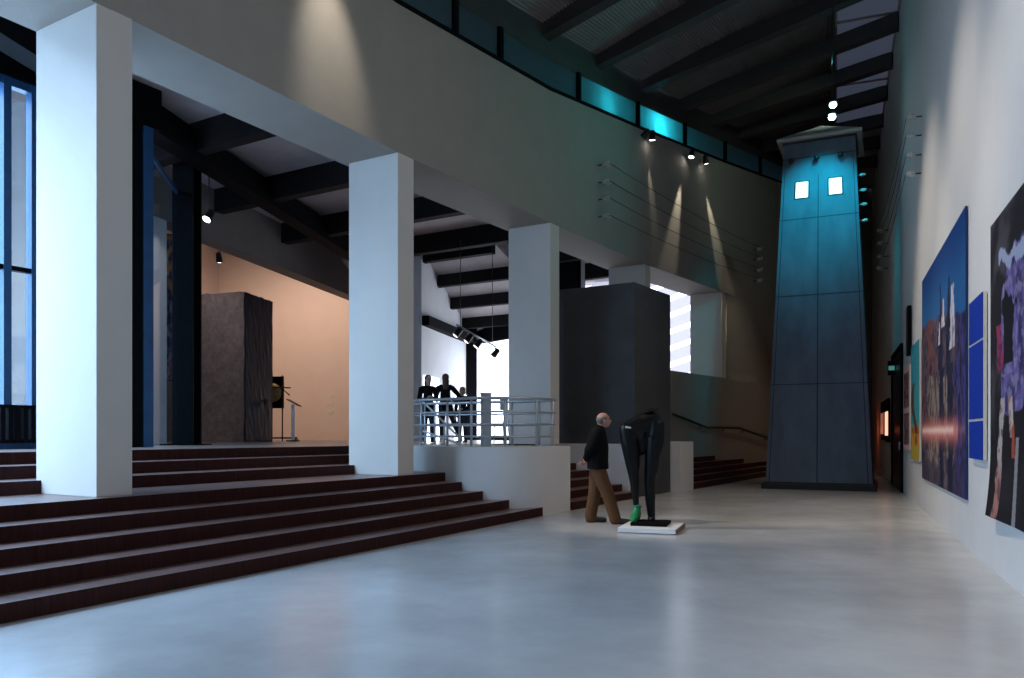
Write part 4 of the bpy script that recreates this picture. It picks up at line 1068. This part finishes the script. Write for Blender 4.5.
# ---- two women and a child on the platform
def walker(name, label, x, Y, s, yaw, arms, legs, hairm, hair, top, shoe_white, lean=0.0, headyaw=0.0):
    o = thing(name, label, 'person', (((x - 512) / F) * Y, Y, PLAT), yaw)
    S_ = lambda L: [(p[0] * s, p[1] * s, p[2] * s, p[3] * s) for p in L]
    hp_, P, E = head(.02 * s + lean * s, 0, 1.50 * s, headyaw, s * .94)
    pr = hp_ + [c_(*S_([(lean * .8, 0, 1.32, .05), (.01 + lean, 0, 1.42, .045)])), ('c', [((lean * .7 * s, 0, 1.26 * s), .085 * s), ((lean * .3 * s, 0, 1.06 * s), .082 * s), ((0, 0, .90 * s), .10 * s)], (1, 1.25, 1))]
    for a in arms: pr.append(c_(*S_(a)))
    for l in legs: pr.append(c_(*S_(l)))
    for a, sd in zip(arms, (1, -1)):
        w_ = Vector(a[-1][:3]) * s; d_ = (Vector(a[-1][:3]) - Vector(a[-2][:3])); pr += hand(w_, d_, (-.3, 0, -.6), sd, s, .5)
    blob('body', pr, .0085, SKIN_D, o, 3)
    eyes(P, s * .94, o)
    blob('hair', [E(*h) for h in hair], .010, hairm, o, 3)
    tp = [('c', [((lean * .75 * s, 0, 1.29 * s), .088 * s), ((lean * .3 * s, 0, 1.05 * s), .098 * s), ((0, 0, .84 * s), .125 * s)], (1, 1.25, 1)), c_(*S_([(lean * .8, -.12, 1.31, .055), (lean * .8, .12, 1.31, .055)]))]
    for a in arms: tp.append(c_(*[(*[q * s for q in p[:3]], (p[3] + .016) * s) for p in a[:-1]], (*[(a[-2][i] * .2 + a[-1][i] * .8) * s for i in range(3)], (a[-1][3] + .014) * s)))
    blob('jacket', tp, .011, top, o, 3)
    lg = [('c', [((0, 0, .90 * s), .115 * s), ((0, 0, .82 * s), .112 * s)], (1, 1.2, 1))]
    for l in legs: lg.append(c_(*[(*[q * s for q in p[:3]], (p[3] + .012) * s) for p in l]))
    blob('leggings', lg, .011, DENIM, o, 3)
    for l in legs:
        f = Vector(l[-1][:3]) * s; yy = 1 if f.y > 0 else -1
        blob('shoe', [c_((f.x - .03 * s, f.y, .045 * s, .038 * s), (f.x + .05 * s, f.y, .042 * s, .038 * s), (f.x + .15 * s, f.y + .02 * yy * s, .034 * s, .030 * s))], .010, M['white'] if shoe_white else SHOE, o, 2)
    return o
longhair = [(-.03, 0, .04, .105, .090, .095), (-.065, 0, -.08, .065, .085, .14), (-.075, 0, -.20, .05, .085, .13)]
walker('person', 'long haired woman in black beside the second column, arms folded at her waist', 428, 20.2, 1.06, -PI / 2 + .4,
       [[(0, -.17, 1.28, .046), (.0, -.22, 1.03, .038), (.16, -.06, 1.02, .026)], [(0, .17, 1.28, .046), (-.0, .22, 1.03, .038), (.17, .04, 1.08, .026)]],
       [[(0, -.08, .84, .085), (.02, -.085, .46, .056), (.0, -.09, .08, .038)], [(0, .08, .84, .085), (.04, .09, .46, .056), (-.04, .12, .08, .038)]],
       HAIR_B, longhair, JACKET, False)
walker('person', 'long haired woman in black seen from behind, elbow out and one leg stretched aside', 445.5, 21.3, 1.13, PI / 2 + .25,
       [[(0, -.17, 1.28, .046), (-.04, -.34, 1.08, .038), (.04, -.17, .96, .026)], [(0, .17, 1.28, .046), (.03, .23, 1.04, .038), (.16, .14, 1.22, .026)]],
       [[(0, -.08, .84, .085), (.02, -.22, .46, .056), (.0, -.36, .08, .038)], [(0, .08, .84, .085), (.0, .09, .46, .056), (.0, .08, .08, .038)]],
       HAIR_B, longhair, JACKET, True)
walker('person', 'fair haired child in dark clothes standing right of the two women', 462.5, 19.8, .86, -PI / 2 - .5,
       [[(0, -.16, 1.28, .046), (-.02, -.23, 1.03, .038), (.06, -.20, .80, .026)], [(0, .16, 1.28, .046), (.0, .23, 1.03, .038), (.15, .08, .98, .026)]],
       [[(0, -.08, .84, .085), (.0, -.09, .46, .056), (.0, -.10, .08, .038)], [(0, .08, .84, .085), (.02, .10, .46, .056), (.02, .12, .08, .038)]],
       HAIR_F, [(-.025, 0, .045, .105, .090, .09), (-.06, 0, -.03, .06, .085, .08)], JACKET, False)
# blue chair on the platform behind the railing
M['blue_plastic'] = mat('blue_plastic_seat', (.03, .16, .34), .4, var=.1, scale=8)
cp = at(499, 0, 22.5); cp.z = PLAT
o = thing('chair', 'blue plastic chair on thin legs behind the balcony railing', 'chair', cp, -1.2)
mb = MB(); mb.box((0, 0, .45), (.46, .50, .035)); mb.build('seat', M['blue_plastic'], o, bevel=.012)
mb = MB(); mb.box((0, .24, .70), (.44, .03, .42), rot=Euler((-.2, 0, 0)).to_matrix()); mb.build('backrest', M['blue_plastic'], o, bevel=.012)
for x, y in ((-.19, -.2), (.19, -.2), (-.19, .2), (.19, .2)):
    mb = MB(); mb.tube([(x, y, .44), (x * 1.15, y * 1.15, 0)], .014, 6); mb.build('leg', M['rail'], o)
